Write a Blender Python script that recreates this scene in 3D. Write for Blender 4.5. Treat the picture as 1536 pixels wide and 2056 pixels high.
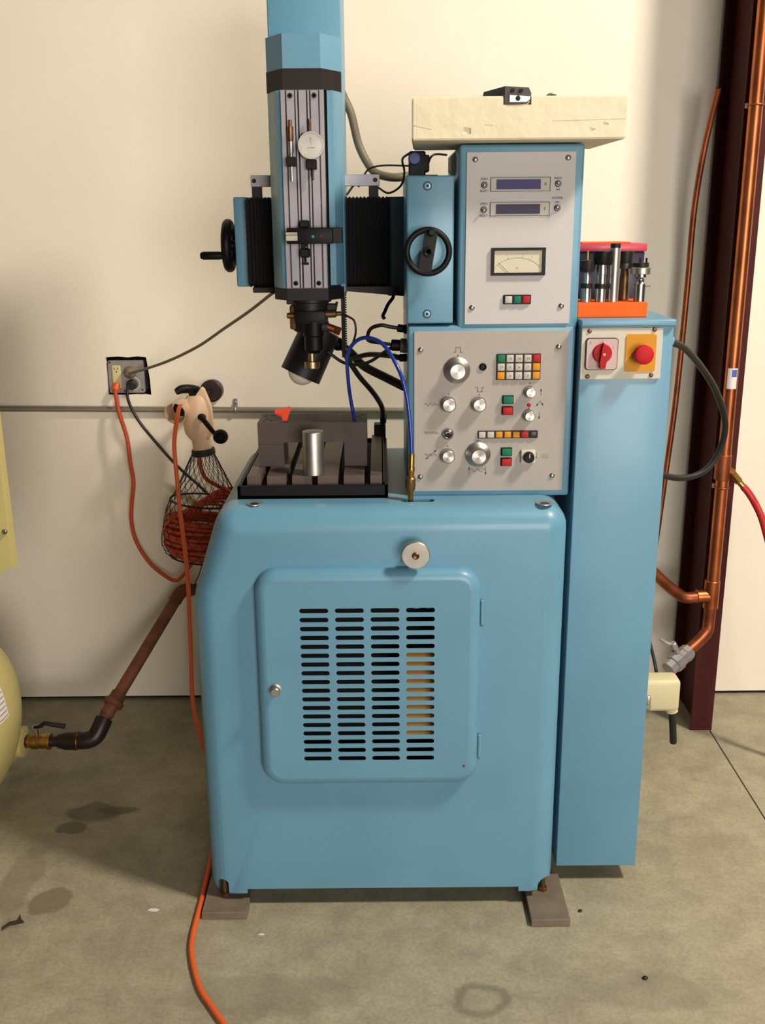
import bpy, bmesh, math, random
from mathutils import Vector, Matrix
random.seed(7)
for o in list(bpy.data.objects): bpy.data.objects.remove(o)
SC = bpy.context.scene
COL = SC.collection
PI = math.pi

# ------------------------------------------------------------------ camera
FPX = 2000.0
cam = bpy.data.cameras.new('camera'); camo = bpy.data.objects.new('camera', cam); COL.objects.link(camo)
cam.sensor_fit = 'VERTICAL'; cam.sensor_height = 24.0; cam.lens = FPX / 2056 * 24.0
cam.clip_start = 0.02
pit, rol = math.radians(16.2), math.radians(0.5)
fw = Vector((0, math.cos(pit), -math.sin(pit))); r0 = Vector((1, 0, 0)); u0 = Vector((0, math.sin(pit), math.cos(pit)))
rt = math.cos(rol) * r0 - math.sin(rol) * u0; up = math.sin(rol) * r0 + math.cos(rol) * u0
camo.matrix_world = Matrix(((rt.x, up.x, -fw.x, 0), (rt.y, up.y, -fw.y, 0), (rt.z, up.z, -fw.z, 1.55), (0, 0, 0, 1)))
SC.camera = camo

# ------------------------------------------------------------------ world, lights, exposure
W = bpy.data.worlds.new('world'); SC.world = W; W.use_nodes = True
bgn = W.node_tree.nodes['Background']
bgn.inputs[0].default_value = (1.0, 0.92, 0.80, 1); bgn.inputs[1].default_value = 0.04

def area(name, loc, target, sx, sy, watts, color):
    l = bpy.data.lights.new(name, 'AREA'); l.shape = 'RECTANGLE'; l.size = sx; l.size_y = sy
    l.energy = watts; l.color = color
    o = bpy.data.objects.new(name, l); COL.objects.link(o); o.location = loc
    d = Vector(target) - Vector(loc); o.rotation_euler = d.to_track_quat('-Z', 'Y').to_euler()
    return o
area('ceiling_lamp', (2.5, 0.78, 4.3), (0.1, 2.3, 0.9), 0.5, 0.5, 212, (1.0, 0.90, 0.76))
area('doorway_daylight', (1.9, -4.2, 1.55), (0.0, 2.8, 1.3), 2.8, 2.3, 258, (1.0, 0.94, 0.88))

vs = SC.view_settings
SC.display_settings.display_device = 'sRGB'
vs.view_transform = 'Standard'; vs.look = 'None'; vs.gamma = 1.0; vs.use_curve_mapping = False
vs.exposure = 0.0

# ------------------------------------------------------------------ materials
def srgb(r, g, b):
    f = lambda c: ((c / 255) / 12.92) if c / 255 <= 0.04045 else (((c / 255) + 0.055) / 1.055) ** 2.4
    return (f(r), f(g), f(b), 1)

MATS = {}
def mat(name, rgb, rough=0.5, metal=0.0, var=0.0, scale=8.0, bump=0.0, bscale=60.0, coat=0.0, spec=None, rgb2=None, aniso=0.0, detail=6.0):
    m = bpy.data.materials.new(name); m.use_nodes = True; MATS[name] = m
    nt = m.node_tree; b = nt.nodes['Principled BSDF']
    c = srgb(*rgb)
    b.inputs['Base Color'].default_value = c
    b.inputs['Roughness'].default_value = rough; b.inputs['Metallic'].default_value = metal
    if coat: b.inputs['Coat Weight'].default_value = coat; b.inputs['Coat Roughness'].default_value = 0.15
    if spec is not None: b.inputs['Specular IOR Level'].default_value = spec
    tc = nt.nodes.new('ShaderNodeTexCoord')
    if var > 0 or rgb2:
        n = nt.nodes.new('ShaderNodeTexNoise'); n.inputs['Scale'].default_value = scale; n.inputs['Detail'].default_value = detail
        nt.links.new(tc.outputs['Object'], n.inputs['Vector'])
        r = nt.nodes.new('ShaderNodeValToRGB')
        c2 = srgb(*rgb2) if rgb2 else tuple(x * (1 - var) for x in c[:3]) + (1,)
        c1 = c if rgb2 else tuple(min(1, x * (1 + var)) for x in c[:3]) + (1,)
        r.color_ramp.elements[0].position = 0.35; r.color_ramp.elements[0].color = c2
        r.color_ramp.elements[1].position = 0.65; r.color_ramp.elements[1].color = c1
        nt.links.new(n.outputs['Fac'], r.inputs['Fac']); nt.links.new(r.outputs['Color'], b.inputs['Base Color'])
    if bump > 0:
        n2 = nt.nodes.new('ShaderNodeTexNoise'); n2.inputs['Scale'].default_value = bscale; n2.inputs['Detail'].default_value = 4
        nt.links.new(tc.outputs['Object'], n2.inputs['Vector'])
        bp = nt.nodes.new('ShaderNodeBump'); bp.inputs['Strength'].default_value = bump; bp.inputs['Distance'].default_value = 0.004
        nt.links.new(n2.outputs['Fac'], bp.inputs['Height']); nt.links.new(bp.outputs['Normal'], b.inputs['Normal'])
    if aniso:
        b.inputs['Anisotropic'].default_value = aniso
        t = nt.nodes.new('ShaderNodeTangent'); t.direction_type = 'RADIAL'; t.axis = 'Y'
        nt.links.new(t.outputs['Tangent'], b.inputs['Tangent'])
    return m

mat('blue_paint', (97, 146, 170), 0.42, 0, 0.04, 5, 0.03, 120, coat=0.12)
mat('blue_paint_inner', (60, 95, 115), 0.6, 0, 0.05, 5)
mat('wall_paint', (239, 228, 209), 0.72, 0, 0.02, 3, 0.08, 260)
mat('panel_metal', (194, 189, 187), 0.6, 0, 0.02, 6, spec=0.25)
mat('panel_aluminium', (166, 158, 150), 0.55, 0.1, 0.02, 6, spec=0.25)
mat('plate_cream', (202, 194, 178), 0.6, 0, 0.03, 6, spec=0.25)
mat('black_paint', (32, 26, 24), 0.5, 0, 0.15, 12, spec=0.3)
mat('black_rubber', (22, 20, 19), 0.55)
mat('black_plastic', (16, 14, 14), 0.48, spec=0.2)
mat('bellows_black', (17, 15, 15), 0.7)
mat('dark_teal', (36, 52, 56), 0.4, 0, 0.05, 6)
mat('aluminium', (158, 152, 158), 0.5, 0.6, 0.05, 20)
mat('spun_aluminium', (176, 172, 166), 0.38, 0.9, 0, aniso=0.7)
mat('steel', (178, 174, 168), 0.28, 1.0, 0.12, 30)
mat('steel_brushed', (186, 180, 170), 0.42, 1.0, 0.12, 25)
mat('dark_steel', (78, 72, 70), 0.4, 0.8, 0.15, 20)
mat('fixture_steel', (72, 59, 54), 0.55, 0.2, 0.10, 14, 0.05, 150)
mat('table_steel', (92, 79, 72), 0.5, 0.3, 0.12, 18)
mat('brass', (178, 136, 66), 0.32, 1.0, 0.2, 25)
mat('dark_brass', (122, 92, 62), 0.4, 0.8, 0.3, 30)
mat('copper', (176, 98, 58), 0.36, 0.95, 0.25, 9)
mat('copper_dull', (146, 80, 48), 0.46, 0.8, 0.3, 14)
mat('rusty_pipe', (122, 74, 52), 0.6, 0.35, 0.3, 22, 0.2, 90)
mat('iron_fitting', (58, 48, 46), 0.42, 0.7, 0.2, 20)
mat('column_red', (68, 21, 18), 0.6, 0, 0.1, 8, spec=0.2)
mat('galvanised', (170, 166, 168), 0.4, 0.7, 0.12, 40)
mat('conduit_grey', (158, 150, 138), 0.42, 0.65, 0.08, 20)
mat('ivory', (214, 200, 146), 0.4)
mat('peach', (222, 186, 152), 0.38, 0, 0.04, 8)
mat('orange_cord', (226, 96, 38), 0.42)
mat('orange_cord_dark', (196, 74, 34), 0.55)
mat('orange_block', (232, 98, 26), 0.6, 0, 0.03, 20, spec=0.2)
mat('red_clip', (240, 70, 30), 0.35)
mat('grey_cable', (112, 100, 78), 0.5)
mat('black_cable', (30, 27, 22), 0.45)
mat('green_black_cable', (36, 34, 29), 0.5, spec=0.3)
mat('blue_hose', (22, 52, 142), 0.25, coat=0.4)
mat('red_hose', (178, 34, 34), 0.35)
mat('foam', (226, 214, 184), 0.9, 0, 0.03, 9, 0.6, 28)
mat('tank_cream', (192, 178, 116), 0.5, 0, 0.03, 5, spec=0.3)
mat('key_white', (190, 184, 172), 0.55, spec=0.2)
mat('key_green', (20, 112, 84), 0.55, spec=0.2)
mat('key_red', (176, 34, 34), 0.55, spec=0.2)
mat('key_yellow', (214, 142, 28), 0.55, spec=0.2)
mat('key_black', (30, 26, 36), 0.4)
mat('print_black', (38, 34, 36), 0.6)
mat('print_grey', (150, 144, 134), 0.6)
mat('lcd', (54, 48, 104), 0.6, 0, 0.12, 30)
mat('lcd_dark', (50, 40, 72), 0.6, 0, 0.12, 30)
mat('meter_face', (208, 200, 178), 0.6, spec=0.2)
mat('yellow_plate', (208, 142, 36), 0.55, spec=0.2)
mat('switch_pink', (198, 172, 168), 0.55, spec=0.2)
mat('stop_red', (188, 26, 36), 0.55, spec=0.2)
mat('switch_red', (170, 24, 30), 0.55, spec=0.2)
mat('led_green', (70, 190, 140), 0.3)
mat('led_red', (150, 40, 50), 0.3)
mat('cream_plug', (206, 194, 152), 0.42)
mat('bulb', (226, 220, 200), 0.35)
mat('pad_steel', (122, 108, 92), 0.6, 0.2, 0.15, 25)
mat('cardboard', (214, 150, 72), 0.7, 0, 0.06, 10)
mat('dark_inside', (14, 12, 12), 0.8)  # near-black, stands in for the shade inside gaps, slots and holes
mat('box_pink', (196, 62, 82), 0.35)
mat('box_navy', (44, 42, 58), 0.3)
mat('beige_edge', (172, 156, 136), 0.45)
mat('white_sticker', (226, 214, 210), 0.5)
mat('blue_sticker', (60, 90, 170), 0.5)
mat('red_print', (196, 44, 40), 0.5)
mat('dial_face', (192, 180, 152), 0.6, spec=0.2)
mat('encoder_blue', (50, 62, 118), 0.4)
mat('tool_brown', (66, 58, 54), 0.5, 0.2, 0.1, 20)
mat('screw_blue', (120, 160, 178), 0.4, 0.3)
mat('pale_brass', (176, 150, 116), 0.36, 0.9, 0.15, 25)
mat('slab_gap', (52, 44, 36), 0.9)

def concrete():
    m = bpy.data.materials.new('concrete'); m.use_nodes = True; MATS['concrete'] = m
    nt = m.node_tree; b = nt.nodes['Principled BSDF']; L = nt.links.new
    b.inputs['Roughness'].default_value = 0.62
    tc = nt.nodes.new('ShaderNodeTexCoord')
    def noise(scale, det=6, rough=0.55):
        n = nt.nodes.new('ShaderNodeTexNoise'); n.inputs['Scale'].default_value = scale; n.inputs['Detail'].default_value = det
        n.inputs['Roughness'].default_value = rough; L(tc.outputs['Object'], n.inputs['Vector']); return n
    def ramp(n, p0, c0, p1, c1):
        r = nt.nodes.new('ShaderNodeValToRGB'); e = r.color_ramp.elements
        e[0].position = p0; e[0].color = c0; e[1].position = p1; e[1].color = c1
        L(n.outputs[0], r.inputs['Fac']); return r
    def mix(a, bb, fac, mode='MIX'):
        x = nt.nodes.new('ShaderNodeMix'); x.data_type = 'RGBA'; x.blend_type = mode
        if isinstance(fac, float): x.inputs[0].default_value = fac
        else: L(fac, x.inputs[0])
        L(a, x.inputs[6])
        if isinstance(bb, tuple): x.inputs[7].default_value = bb
        else: L(bb, x.inputs[7])
        return x.outputs[2]
    r1 = ramp(noise(2.2, 8), 0.34, srgb(144, 135, 113), 0.66, srgb(170, 162, 136))
    r2 = ramp(noise(11, 8, 0.7), 0.36, srgb(132, 125, 105), 0.62, srgb(178, 170, 144))
    c = mix(r1.outputs[0], r2.outputs[0], 0.45)
    r3 = ramp(noise(120, 3), 0.42, (0.62, 0.62, 0.62, 1), 0.55, (1, 1, 1, 1))
    c = mix(c, r3.outputs[0], 0.35, 'MULTIPLY')
    # oil stains: blobs with ragged rims
    wob = noise(9, 4)
    sep = nt.nodes.new('ShaderNodeSeparateXYZ'); L(tc.outputs['Object'], sep.inputs[0])
    def math_(op, a, bb):
        x = nt.nodes.new('ShaderNodeMath'); x.operation = op
        for i, v in enumerate((a, bb)):
            if isinstance(v, (int, float)): x.inputs[i].default_value = v
            else: L(v, x.inputs[i])
        return x.outputs[0]
    def stain(cx, cy, rx, ry, col, strength, ring=0.0):
        nonlocal c
        dx = math_('DIVIDE', math_('SUBTRACT', sep.outputs[0], cx), rx); dy = math_('DIVIDE', math_('SUBTRACT', sep.outputs[1], cy), ry)
        d = math_('SQRT', math_('ADD', math_('MULTIPLY', dx, dx), math_('MULTIPLY', dy, dy)), 0)
        d = math_('ADD', d, math_('MULTIPLY', math_('SUBTRACT', wob.outputs[0], 0.5), 1.5))
        mr = nt.nodes.new('ShaderNodeMapRange'); mr.inputs[1].default_value = 1.08; mr.inputs[2].default_value = 0.82; L(d, mr.inputs[0])
        f = mr.outputs[0]
        if ring:
            m2 = nt.nodes.new('ShaderNodeMapRange'); m2.inputs[1].default_value = ring - 0.15; m2.inputs[2].default_value = ring + 0.1; L(d, m2.inputs[0])
            f = math_('MULTIPLY', f, m2.outputs[0])
        c = mix(c, col, math_('MULTIPLY', f, strength))
    stain(-0.80, 2.40, 0.07, 0.05, srgb(78, 68, 52), 0.65); stain(-0.74, 2.41, 0.06, 0.018, srgb(78, 68, 52), 0.6)
    stain(-0.84, 2.33, 0.04, 0.03, srgb(78, 68, 52), 0.65)
    stain(-0.80, 2.03, 0.05, 0.05, srgb(104, 92, 66), 0.65)
    stain(-0.90, 2.10, 0.05, 0.13, srgb(100, 92, 70), 0.4)
    stain(0.20, 1.70, 0.065, 0.045, srgb(98, 92, 78), 0.55, 0.55)
    stain(0.55, 1.72, 0.12, 0.06, srgb(110, 104, 88), 0.3); stain(-0.25, 1.72, 0.2, 0.06, srgb(106, 100, 82), 0.3)
    L(c, b.inputs['Base Color'])
    bp = nt.nodes.new('ShaderNodeBump'); bp.inputs['Strength'].default_value = 0.15; bp.inputs['Distance'].default_value = 0.003
    L(noise(90, 5).outputs[0], bp.inputs['Height']); L(bp.outputs['Normal'], b.inputs['Normal'])
concrete()

# ------------------------------------------------------------------ mesh builder
class MB:
    def __init__(s): s.v = []; s.f = []
    def add(s, vs, fs):
        n = len(s.v); s.v += [tuple(p) for p in vs]; s.f += [tuple(i + n for i in f) for f in fs]; return s
    def box(s, x0, x1, y0, y1, z0, z1, bev=0.0, seg=2):
        bm = bmesh.new(); bmesh.ops.create_cube(bm, size=1)
        for v in bm.verts: v.co = Vector(((x0 + x1) / 2 + v.co.x * (x1 - x0), (y0 + y1) / 2 + v.co.y * (y1 - y0), (z0 + z1) / 2 + v.co.z * (z1 - z0)))
        if bev > 0: bmesh.ops.bevel(bm, geom=bm.edges[:], offset=bev, segments=seg, profile=0.5, affect='EDGES')
        s.frombm(bm); return s
    def frombm(s, bm, M=None):
        bm.verts.index_update()
        vs = [(M @ v.co) if M else v.co.copy() for v in bm.verts]
        s.add(vs, [[v.index for v in f.verts] for f in bm.faces]); bm.free()
    def lathe(s, base, axis, prof, n=24, caps=True):
        """prof: list of (distance along axis, radius)"""
        a = Vector(axis).normalized(); t = Vector((0, 0, 1)) if abs(a.z) < 0.9 else Vector((1, 0, 0))
        u = a.cross(t).normalized(); w = a.cross(u); b = Vector(base); vs = []; fs = []
        for d, r in prof:
            for i in range(n):
                q = 2 * PI * i / n; vs.append(b + a * d + (u * math.cos(q) + w * math.sin(q)) * max(r, 1e-5))
        for k in range(len(prof) - 1):
            for i in range(n):
                j = (i + 1) % n; fs.append((k * n + i, k * n + j, (k + 1) * n + j, (k + 1) * n + i))
        if caps: fs.append(tuple(range(n))[::-1]); fs.append(tuple((len(prof) - 1) * n + i for i in range(n)))
        return s.add(vs, fs)
    def cyl(s, p0, p1, r, n=20, r2=None):
        d = Vector(p1) - Vector(p0); return s.lathe(p0, d, [(0, r), (d.length, r if r2 is None else r2)], n)
    def cylb(s, p0, p1, r, bev, n=24):
        d = Vector(p1) - Vector(p0); L = d.length
        return s.lathe(p0, d, [(0, r - bev), (bev, r), (L - bev, r), (L, r - bev)], n)
    def sphere(s, c, r, n=16, m=10, sc=(1, 1, 1)):
        vs = []; fs = []; c = Vector(c)
        for k in range(m + 1):
            t = PI * k / m
            for i in range(n):
                q = 2 * PI * i / n
                vs.append(c + Vector((math.sin(t) * math.cos(q) * r * sc[0], math.sin(t) * math.sin(q) * r * sc[1], math.cos(t) * r * sc[2])))
        for k in range(m):
            for i in range(n):
                j = (i + 1) % n; fs.append((k * n + i, (k + 1) * n + i, (k + 1) * n + j, k * n + j))
        return s.add(vs, fs)
    def torus(s, c, axis, R, r, n=32, m=10, a0=0, a1=2 * PI):
        a = Vector(axis).normalized(); t = Vector((0, 0, 1)) if abs(a.z) < 0.9 else Vector((1, 0, 0))
        u = a.cross(t).normalized(); w = a.cross(u); c = Vector(c); vs = []; fs = []
        for i in range(n):
            q = 2 * PI * i / n; d = u * math.cos(q) + w * math.sin(q)
            for k in range(m):
                e = 2 * PI * k / m; vs.append(c + d * (R + r * math.cos(e)) + a * r * math.sin(e))
        for i in range(n):
            for k in range(m):
                i2 = (i + 1) % n; k2 = (k + 1) % m; fs.append((i * m + k, i2 * m + k, i2 * m + k2, i * m + k2))
        return s.add(vs, fs)
    def tube(s, pts, r, n=8, sub=6, smooth=True):
        P = [Vector(p) for p in pts]
        if smooth and len(P) > 2:
            Q = []
            for i in range(len(P) - 1):
                p0 = P[i - 1] if i else 2 * P[0] - P[1]; p1 = P[i]; p2 = P[i + 1]; p3 = P[i + 2] if i + 2 < len(P) else 2 * P[-1] - P[-2]
                for k in range(sub):
                    t = k / sub
                    Q.append(0.5 * ((2 * p1) + (p2 - p0) * t + (2 * p0 - 5 * p1 + 4 * p2 - p3) * t * t + (3 * p1 - p0 - 3 * p2 + p3) * t ** 3))
            Q.append(P[-1]); P = Q
        rr = r if callable(r) else (lambda t: r)
        T = []
        for i in range(len(P)):
            a = P[max(0, i - 1)]; b = P[min(len(P) - 1, i + 1)]; T.append((b - a).normalized())
        u = T[0].orthogonal().normalized(); vs = []; fs = []
        for i, p in enumerate(P):
            u = (u - T[i] * u.dot(T[i])).normalized(); w = T[i].cross(u)
            for k in range(n):
                q = 2 * PI * k / n; vs.append(p + (u * math.cos(q) + w * math.sin(q)) * rr(i / (len(P) - 1)))
        for i in range(len(P) - 1):
            for k in range(n):
                j = (k + 1) % n; fs.append((i * n + k, i * n + j, (i + 1) * n + j, (i + 1) * n + k))
        fs.append(tuple(range(n))[::-1]); fs.append(tuple((len(P) - 1) * n + k for k in range(n)))
        return s.add(vs, fs)
    def prism(s, poly, plane, d0, d1):
        """poly: 2-D outline; plane 'XZ' extruded along Y, 'XY' along Z, 'YZ' along X"""
        g = {'XZ': lambda a, b, d: (a, d, b), 'XY': lambda a, b, d: (a, b, d), 'YZ': lambda a, b, d: (d, a, b)}[plane]
        n = len(poly); vs = [g(a, b, d0) for a, b in poly] + [g(a, b, d1) for a, b in poly]
        fs = [tuple(range(n)), tuple(range(2 * n - 1, n - 1, -1))] + [(i, i + n, (i + 1) % n + n, (i + 1) % n) for i in range(n)]
        return s.add(vs, fs)
    def loft(s, rings, cap0=True, cap1=True):
        n = len(rings[0]); vs = [p for r in rings for p in r]; fs = []
        for k in range(len(rings) - 1):
            for i in range(n):
                j = (i + 1) % n; fs.append((k * n + i, k * n + j, (k + 1) * n + j, (k + 1) * n + i))
        if cap0: fs.append(tuple(range(n))[::-1])
        if cap1: fs.append(tuple((len(rings) - 1) * n + i for i in range(n)))
        return s.add(vs, fs)
    def ribbon(s, pts, w, y, dep=0.0004):
        """thin printed stroke on a plane facing -Y; pts in (x, z)"""
        for (a, b), (c, d) in zip(pts[:-1], pts[1:]):
            L = math.hypot(c - a, d - b) or 1e-6; nx, nz = -(d - b) / L * w / 2, (c - a) / L * w / 2; ex, ez = (c - a) / L * w / 2, (d - b) / L * w / 2
            s.prism([(a - ex + nx, b - ez + nz), (a - ex - nx, b - ez - nz), (c + ex - nx, d + ez - nz), (c + ex + nx, d + ez + nz)], 'XZ', y - dep, y)
        return s
    def xf(s, M):
        s.v = [tuple(M @ Vector(p)) for p in s.v]; return s

def rpoly(pts, radii, seg=6):
    out = []; n = len(pts)
    for i in range(n):
        p = Vector(pts[i]); a = Vector(pts[i - 1]); b = Vector(pts[(i + 1) % n]); r = radii[i] if isinstance(radii, (list, tuple)) else radii
        if r <= 1e-6:
            out += [tuple(p)] * 1; continue
        da = (a - p).normalized(); db = (b - p).normalized(); ang = da.angle(db); t = r / math.tan(ang / 2)
        c = p + (da + db).normalized() * (r / math.sin(ang / 2)); s0 = p + da * t - c; s1 = p + db * t - c
        a0 = math.atan2(s0.y, s0.x); a1 = math.atan2(s1.y, s1.x); dd = (a1 - a0 + PI) % (2 * PI) - PI
        for k in range(seg + 1):
            q = a0 + dd * k / seg; out.append((c.x + r * math.cos(q), c.y + r * math.sin(q)))
    return out
def rrect(x0, x1, z0, z1, r, seg=6): return rpoly([(x0, z0), (x1, z0), (x1, z1), (x0, z1)], r, seg)
def circ(cx, cz, r, n=24): return [(cx + r * math.cos(2 * PI * i / n), cz + r * math.sin(2 * PI * i / n)) for i in range(n)]

# ------------------------------------------------------------------ object helpers
ORG = {}
def thing(name, label, cat, loc=(0, 0, 0), group=None, kind=None):
    o = bpy.data.objects.new(name, None); COL.objects.link(o); o.location = loc; o.empty_display_size = 0.02
    ORG[o.name] = Vector(loc); o['label'] = label
    if cat: o['category'] = cat
    if group: o['group'] = group
    if kind: o['kind'] = kind
    return o
def root_org(p):
    while p.parent: p = p.parent
    return ORG[p.name]
def to_mesh(name, mb, off, smooth=True, ang=35):
    me = bpy.data.meshes.new(name)
    me.from_pydata([tuple(Vector(p) - off) for p in mb.v], [], mb.f)
    bm = bmesh.new(); bm.from_mesh(me); bmesh.ops.recalc_face_normals(bm, faces=bm.faces[:]); bm.to_mesh(me); bm.free()
    if smooth:
        me.shade_smooth(); me.set_sharp_from_angle(angle=math.radians(ang))
    return me
def part(name, mb, m, parent, label=None, smooth=True, ang=35):
    off = root_org(parent)
    if isinstance(mb, bpy.types.Mesh): me = mb
    else: me = to_mesh(name, mb, off, smooth, ang)
    if not me.materials: me.materials.append(MATS[m])
    o = bpy.data.objects.new(name, me); COL.objects.link(o); o.parent = parent
    if label: o['label'] = label
    return o
def single(name, mb, m, label, cat, loc, group=None, ang=35):
    """a thing that is one mesh"""
    me = to_mesh(name, mb, Vector(loc), True, ang); me.materials.append(MATS[m])
    o = bpy.data.objects.new(name, me); COL.objects.link(o); o.location = loc; ORG[o.name] = Vector(loc)
    o['label'] = label
    if cat: o['category'] = cat
    if group: o['group'] = group
    return o
def struct(name, mb, m, parent=None, smooth=True):
    me = to_mesh(name, mb, Vector((0, 0, 0)), smooth); me.materials.append(MATS[m])
    o = bpy.data.objects.new(name, me); COL.objects.link(o); o['kind'] = 'structure'; ORG[o.name] = Vector((0, 0, 0))
    if parent: o.parent = parent
    return o
def share(name, me, m, parent, wloc, rot=None):
    """another copy of a small shared mesh built around its own origin"""
    if not me.materials: me.materials.append(MATS[m])
    o = bpy.data.objects.new(name, me); COL.objects.link(o); o.parent = parent; o.location = Vector(wloc) - root_org(parent)
    if rot: o.rotation_euler = rot
    return o
def cut(o, cutters):
    """boolean difference with throw-away solids, applied"""
    tmp = []
    for c in cutters:
        me = to_mesh('cutter', c, root_org(o)); t = bpy.data.objects.new('cutter', me); COL.objects.link(t); tmp.append(t)
        t.location = root_org(o) if o.parent else o.location
        md = o.modifiers.new('b', 'BOOLEAN'); md.operation = 'DIFFERENCE'; md.object = t; md.solver = 'EXACT'
    bpy.context.view_layer.update()
    dg = bpy.context.evaluated_depsgraph_get(); nm = bpy.data.meshes.new_from_object(o.evaluated_get(dg))
    o.modifiers.clear(); old = o.data; o.data = nm
    for t in tmp: bpy.data.objects.remove(t)
    nm.shade_smooth(); nm.set_sharp_from_angle(angle=math.radians(35))
def text(mb, s, x, z, size, y, align='CENTER', dep=0.0005):
    """flat lettering facing -Y, centred on (x, z)"""
    cu = bpy.data.curves.new('t', 'FONT'); cu.body = s; cu.size = size; cu.align_x = align; cu.align_y = 'CENTER'; cu.resolution_u = 2
    o = bpy.data.objects.new('t', cu); COL.objects.link(o); bpy.context.view_layer.update()
    me = bpy.data.meshes.new_from_object(o.evaluated_get(bpy.context.evaluated_depsgraph_get()))
    mb.add([(x + v.co.x, y - dep, z + v.co.y) for v in me.vertices], [tuple(p.vertices) for p in me.polygons])
    bpy.data.objects.remove(o); bpy.data.curves.remove(cu); bpy.data.meshes.remove(me)
def sine(x0, x1, z, amp, cyc, n=8):
    N = int(cyc * n); return [(x0 + (x1 - x0) * i / N, z + amp * math.sin(2 * PI * cyc * i / N)) for i in range(N + 1)]

# ================================================================== SETTING
floor = struct('floor', MB().box(-4, 4, -3, 3.3, -0.2, -0.012), 'slab_gap')
for poly in ([(-4, -3), (0.957, -3), (1.0315, 3.3), (-4, 3.3)], [(0.9615, -3), (4, -3), (4, 3.3), (1.036, 3.3)]):
    s_ = part('concrete_slab', MB().prism(poly, 'XY', -0.02, 0.0), 'concrete', floor)

# wall with the rough hole cut for the outlet box
hx0, hx1, hz0, hz1 = -0.850, -0.718, 1.043, 1.160
wall = MB(); YW = 3.08
ragged = [(hx0, hz0), (-0.80, hz0 - 0.001), (-0.76, hz0 + 0.001), (hx1 + 0.002, hz0 - 0.002), (hx1 + 0.001, 1.09), (hx1 - 0.004, 1.14), (hx1 - 0.006, hz1 - 0.002),
          (-0.75, hz1 + 0.001), (-0.78, hz1 - 0.002), (-0.81, hz1 + 0.001), (hx0 + 0.001, hz1 - 0.001), (hx0 + 0.002, 1.10)]
outer = [(-4, 0.012), (-0.80, 0.012), (-0.76, 0.012), (4, 0.012), (4, 1.09), (4, 1.14), (4, 4.2), (-0.75, 4.2), (-0.78, 4.2), (-0.81, 4.2), (-4, 4.2), (-4, 1.10)]
n = len(outer)
wall.add([(x, YW, z) for x, z in outer] + [(x, YW, z) for x, z in ragged] + [(x, YW + 0.013, z) for x, z in ragged],
         [(i, (i + 1) % n, (i + 1) % n + n, i + n) for i in range(n)] + [(i + n, (i + 1) % n + n, (i + 1) % n + 2 * n, i + 2 * n) for i in range(n)])
wall.add([(-4, YW + 0.2, 0.012), (4, YW + 0.2, 0.012), (4, YW + 0.2, 4.2), (-4, YW + 0.2, 4.2), (-4, YW, 0.012), (4, YW, 0.012), (4, YW, 4.2), (-4, YW, 4.2)],
         [(0, 1, 2, 3), (4, 5, 1, 0), (7, 6, 2, 3), (4, 0, 3, 7), (5, 1, 2, 6)])
wb = struct('wall_back', wall, 'wall_paint', smooth=False)
cv = [(hx0 - 0.02, hz0 - 0.02), (hx1 + 0.02, hz0 - 0.02), (hx1 + 0.02, hz1 + 0.02), (hx0 - 0.02, hz1 + 0.02)]
part('wall_cavity_shade', MB().add([(x, YW + 0.0131, z) for x, z in cv] + [(x, YW + 0.09, z) for x, z in cv], [(4, 5, 6, 7)] + [(i, (i + 1) % 4, (i + 1) % 4 + 4, i + 4) for i in range(4)]), 'dark_inside', wb, smooth=False)  # stud cavity with its shade put into a near-black colour
struct('wall_gap_shade_1', MB().box(-4, 4, YW + 0.012, YW + 0.1, -0.005, 0.0118), 'dark_inside')  # added near-black strip, stands in for shade in the gap under the wall

# ================================================================== THE MACHINE
mach = thing('drilling_machine', 'light blue upright spark drilling machine with two grey control panels and slotted door', 'machine', (0.0, 2.3, 0.0))

# ---- base casting
def base_rings():
    P = [(-0.414, 0.038), (0.394, 0.038), (0.394, 0.975), (-0.347, 0.975), (-0.413, 0.775)]
    rad = [0.03, 0.03, 0.05, 0.055, 0.16]; B = 0.05; rings = []
    def inset(d):
        out = []
        N = len(P)
        L = []
        for i in range(N):
            a = Vector(P[i]); b = Vector(P[(i + 1) % N]); t = (b - a).normalized(); nrm = Vector((-t.y, t.x)); dd = 0 if i == 0 else d
            L.append((a + nrm * dd, t))
        for i in range(N):
            p, t = L[i - 1]; q, u = L[i]; den = t.x * u.y - t.y * u.x; s = ((q.x - p.x) * u.y - (q.y - p.y) * u.x) / den; out.append(p + t * s)
        return rpoly(out, [max(0.008, r - d) for r in rad], 7)
    for k in range(8):
        t = PI / 2 * k / 7; rings.append([(x, 2.0 + B * (1 - math.sin(t)), z) for x, z in inset(B * (1 - math.cos(t)))][:])
    rings = rings[::-1]
    rings = [[(x, 2.0 + B * (1 - math.cos(PI / 2 * k / 7)), z) for x, z in inset(B * (1 - math.sin(PI / 2 * k / 7)))] for k in range(8)]
    rings.append([(x, 2.585, z) for x, z in inset(0.0)]); rings.append([(x, 2.6, z) for x, z in inset(0.012)])
    return rings
base = part('base_casting', MB().loft(base_rings()), 'blue_paint', mach)
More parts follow.
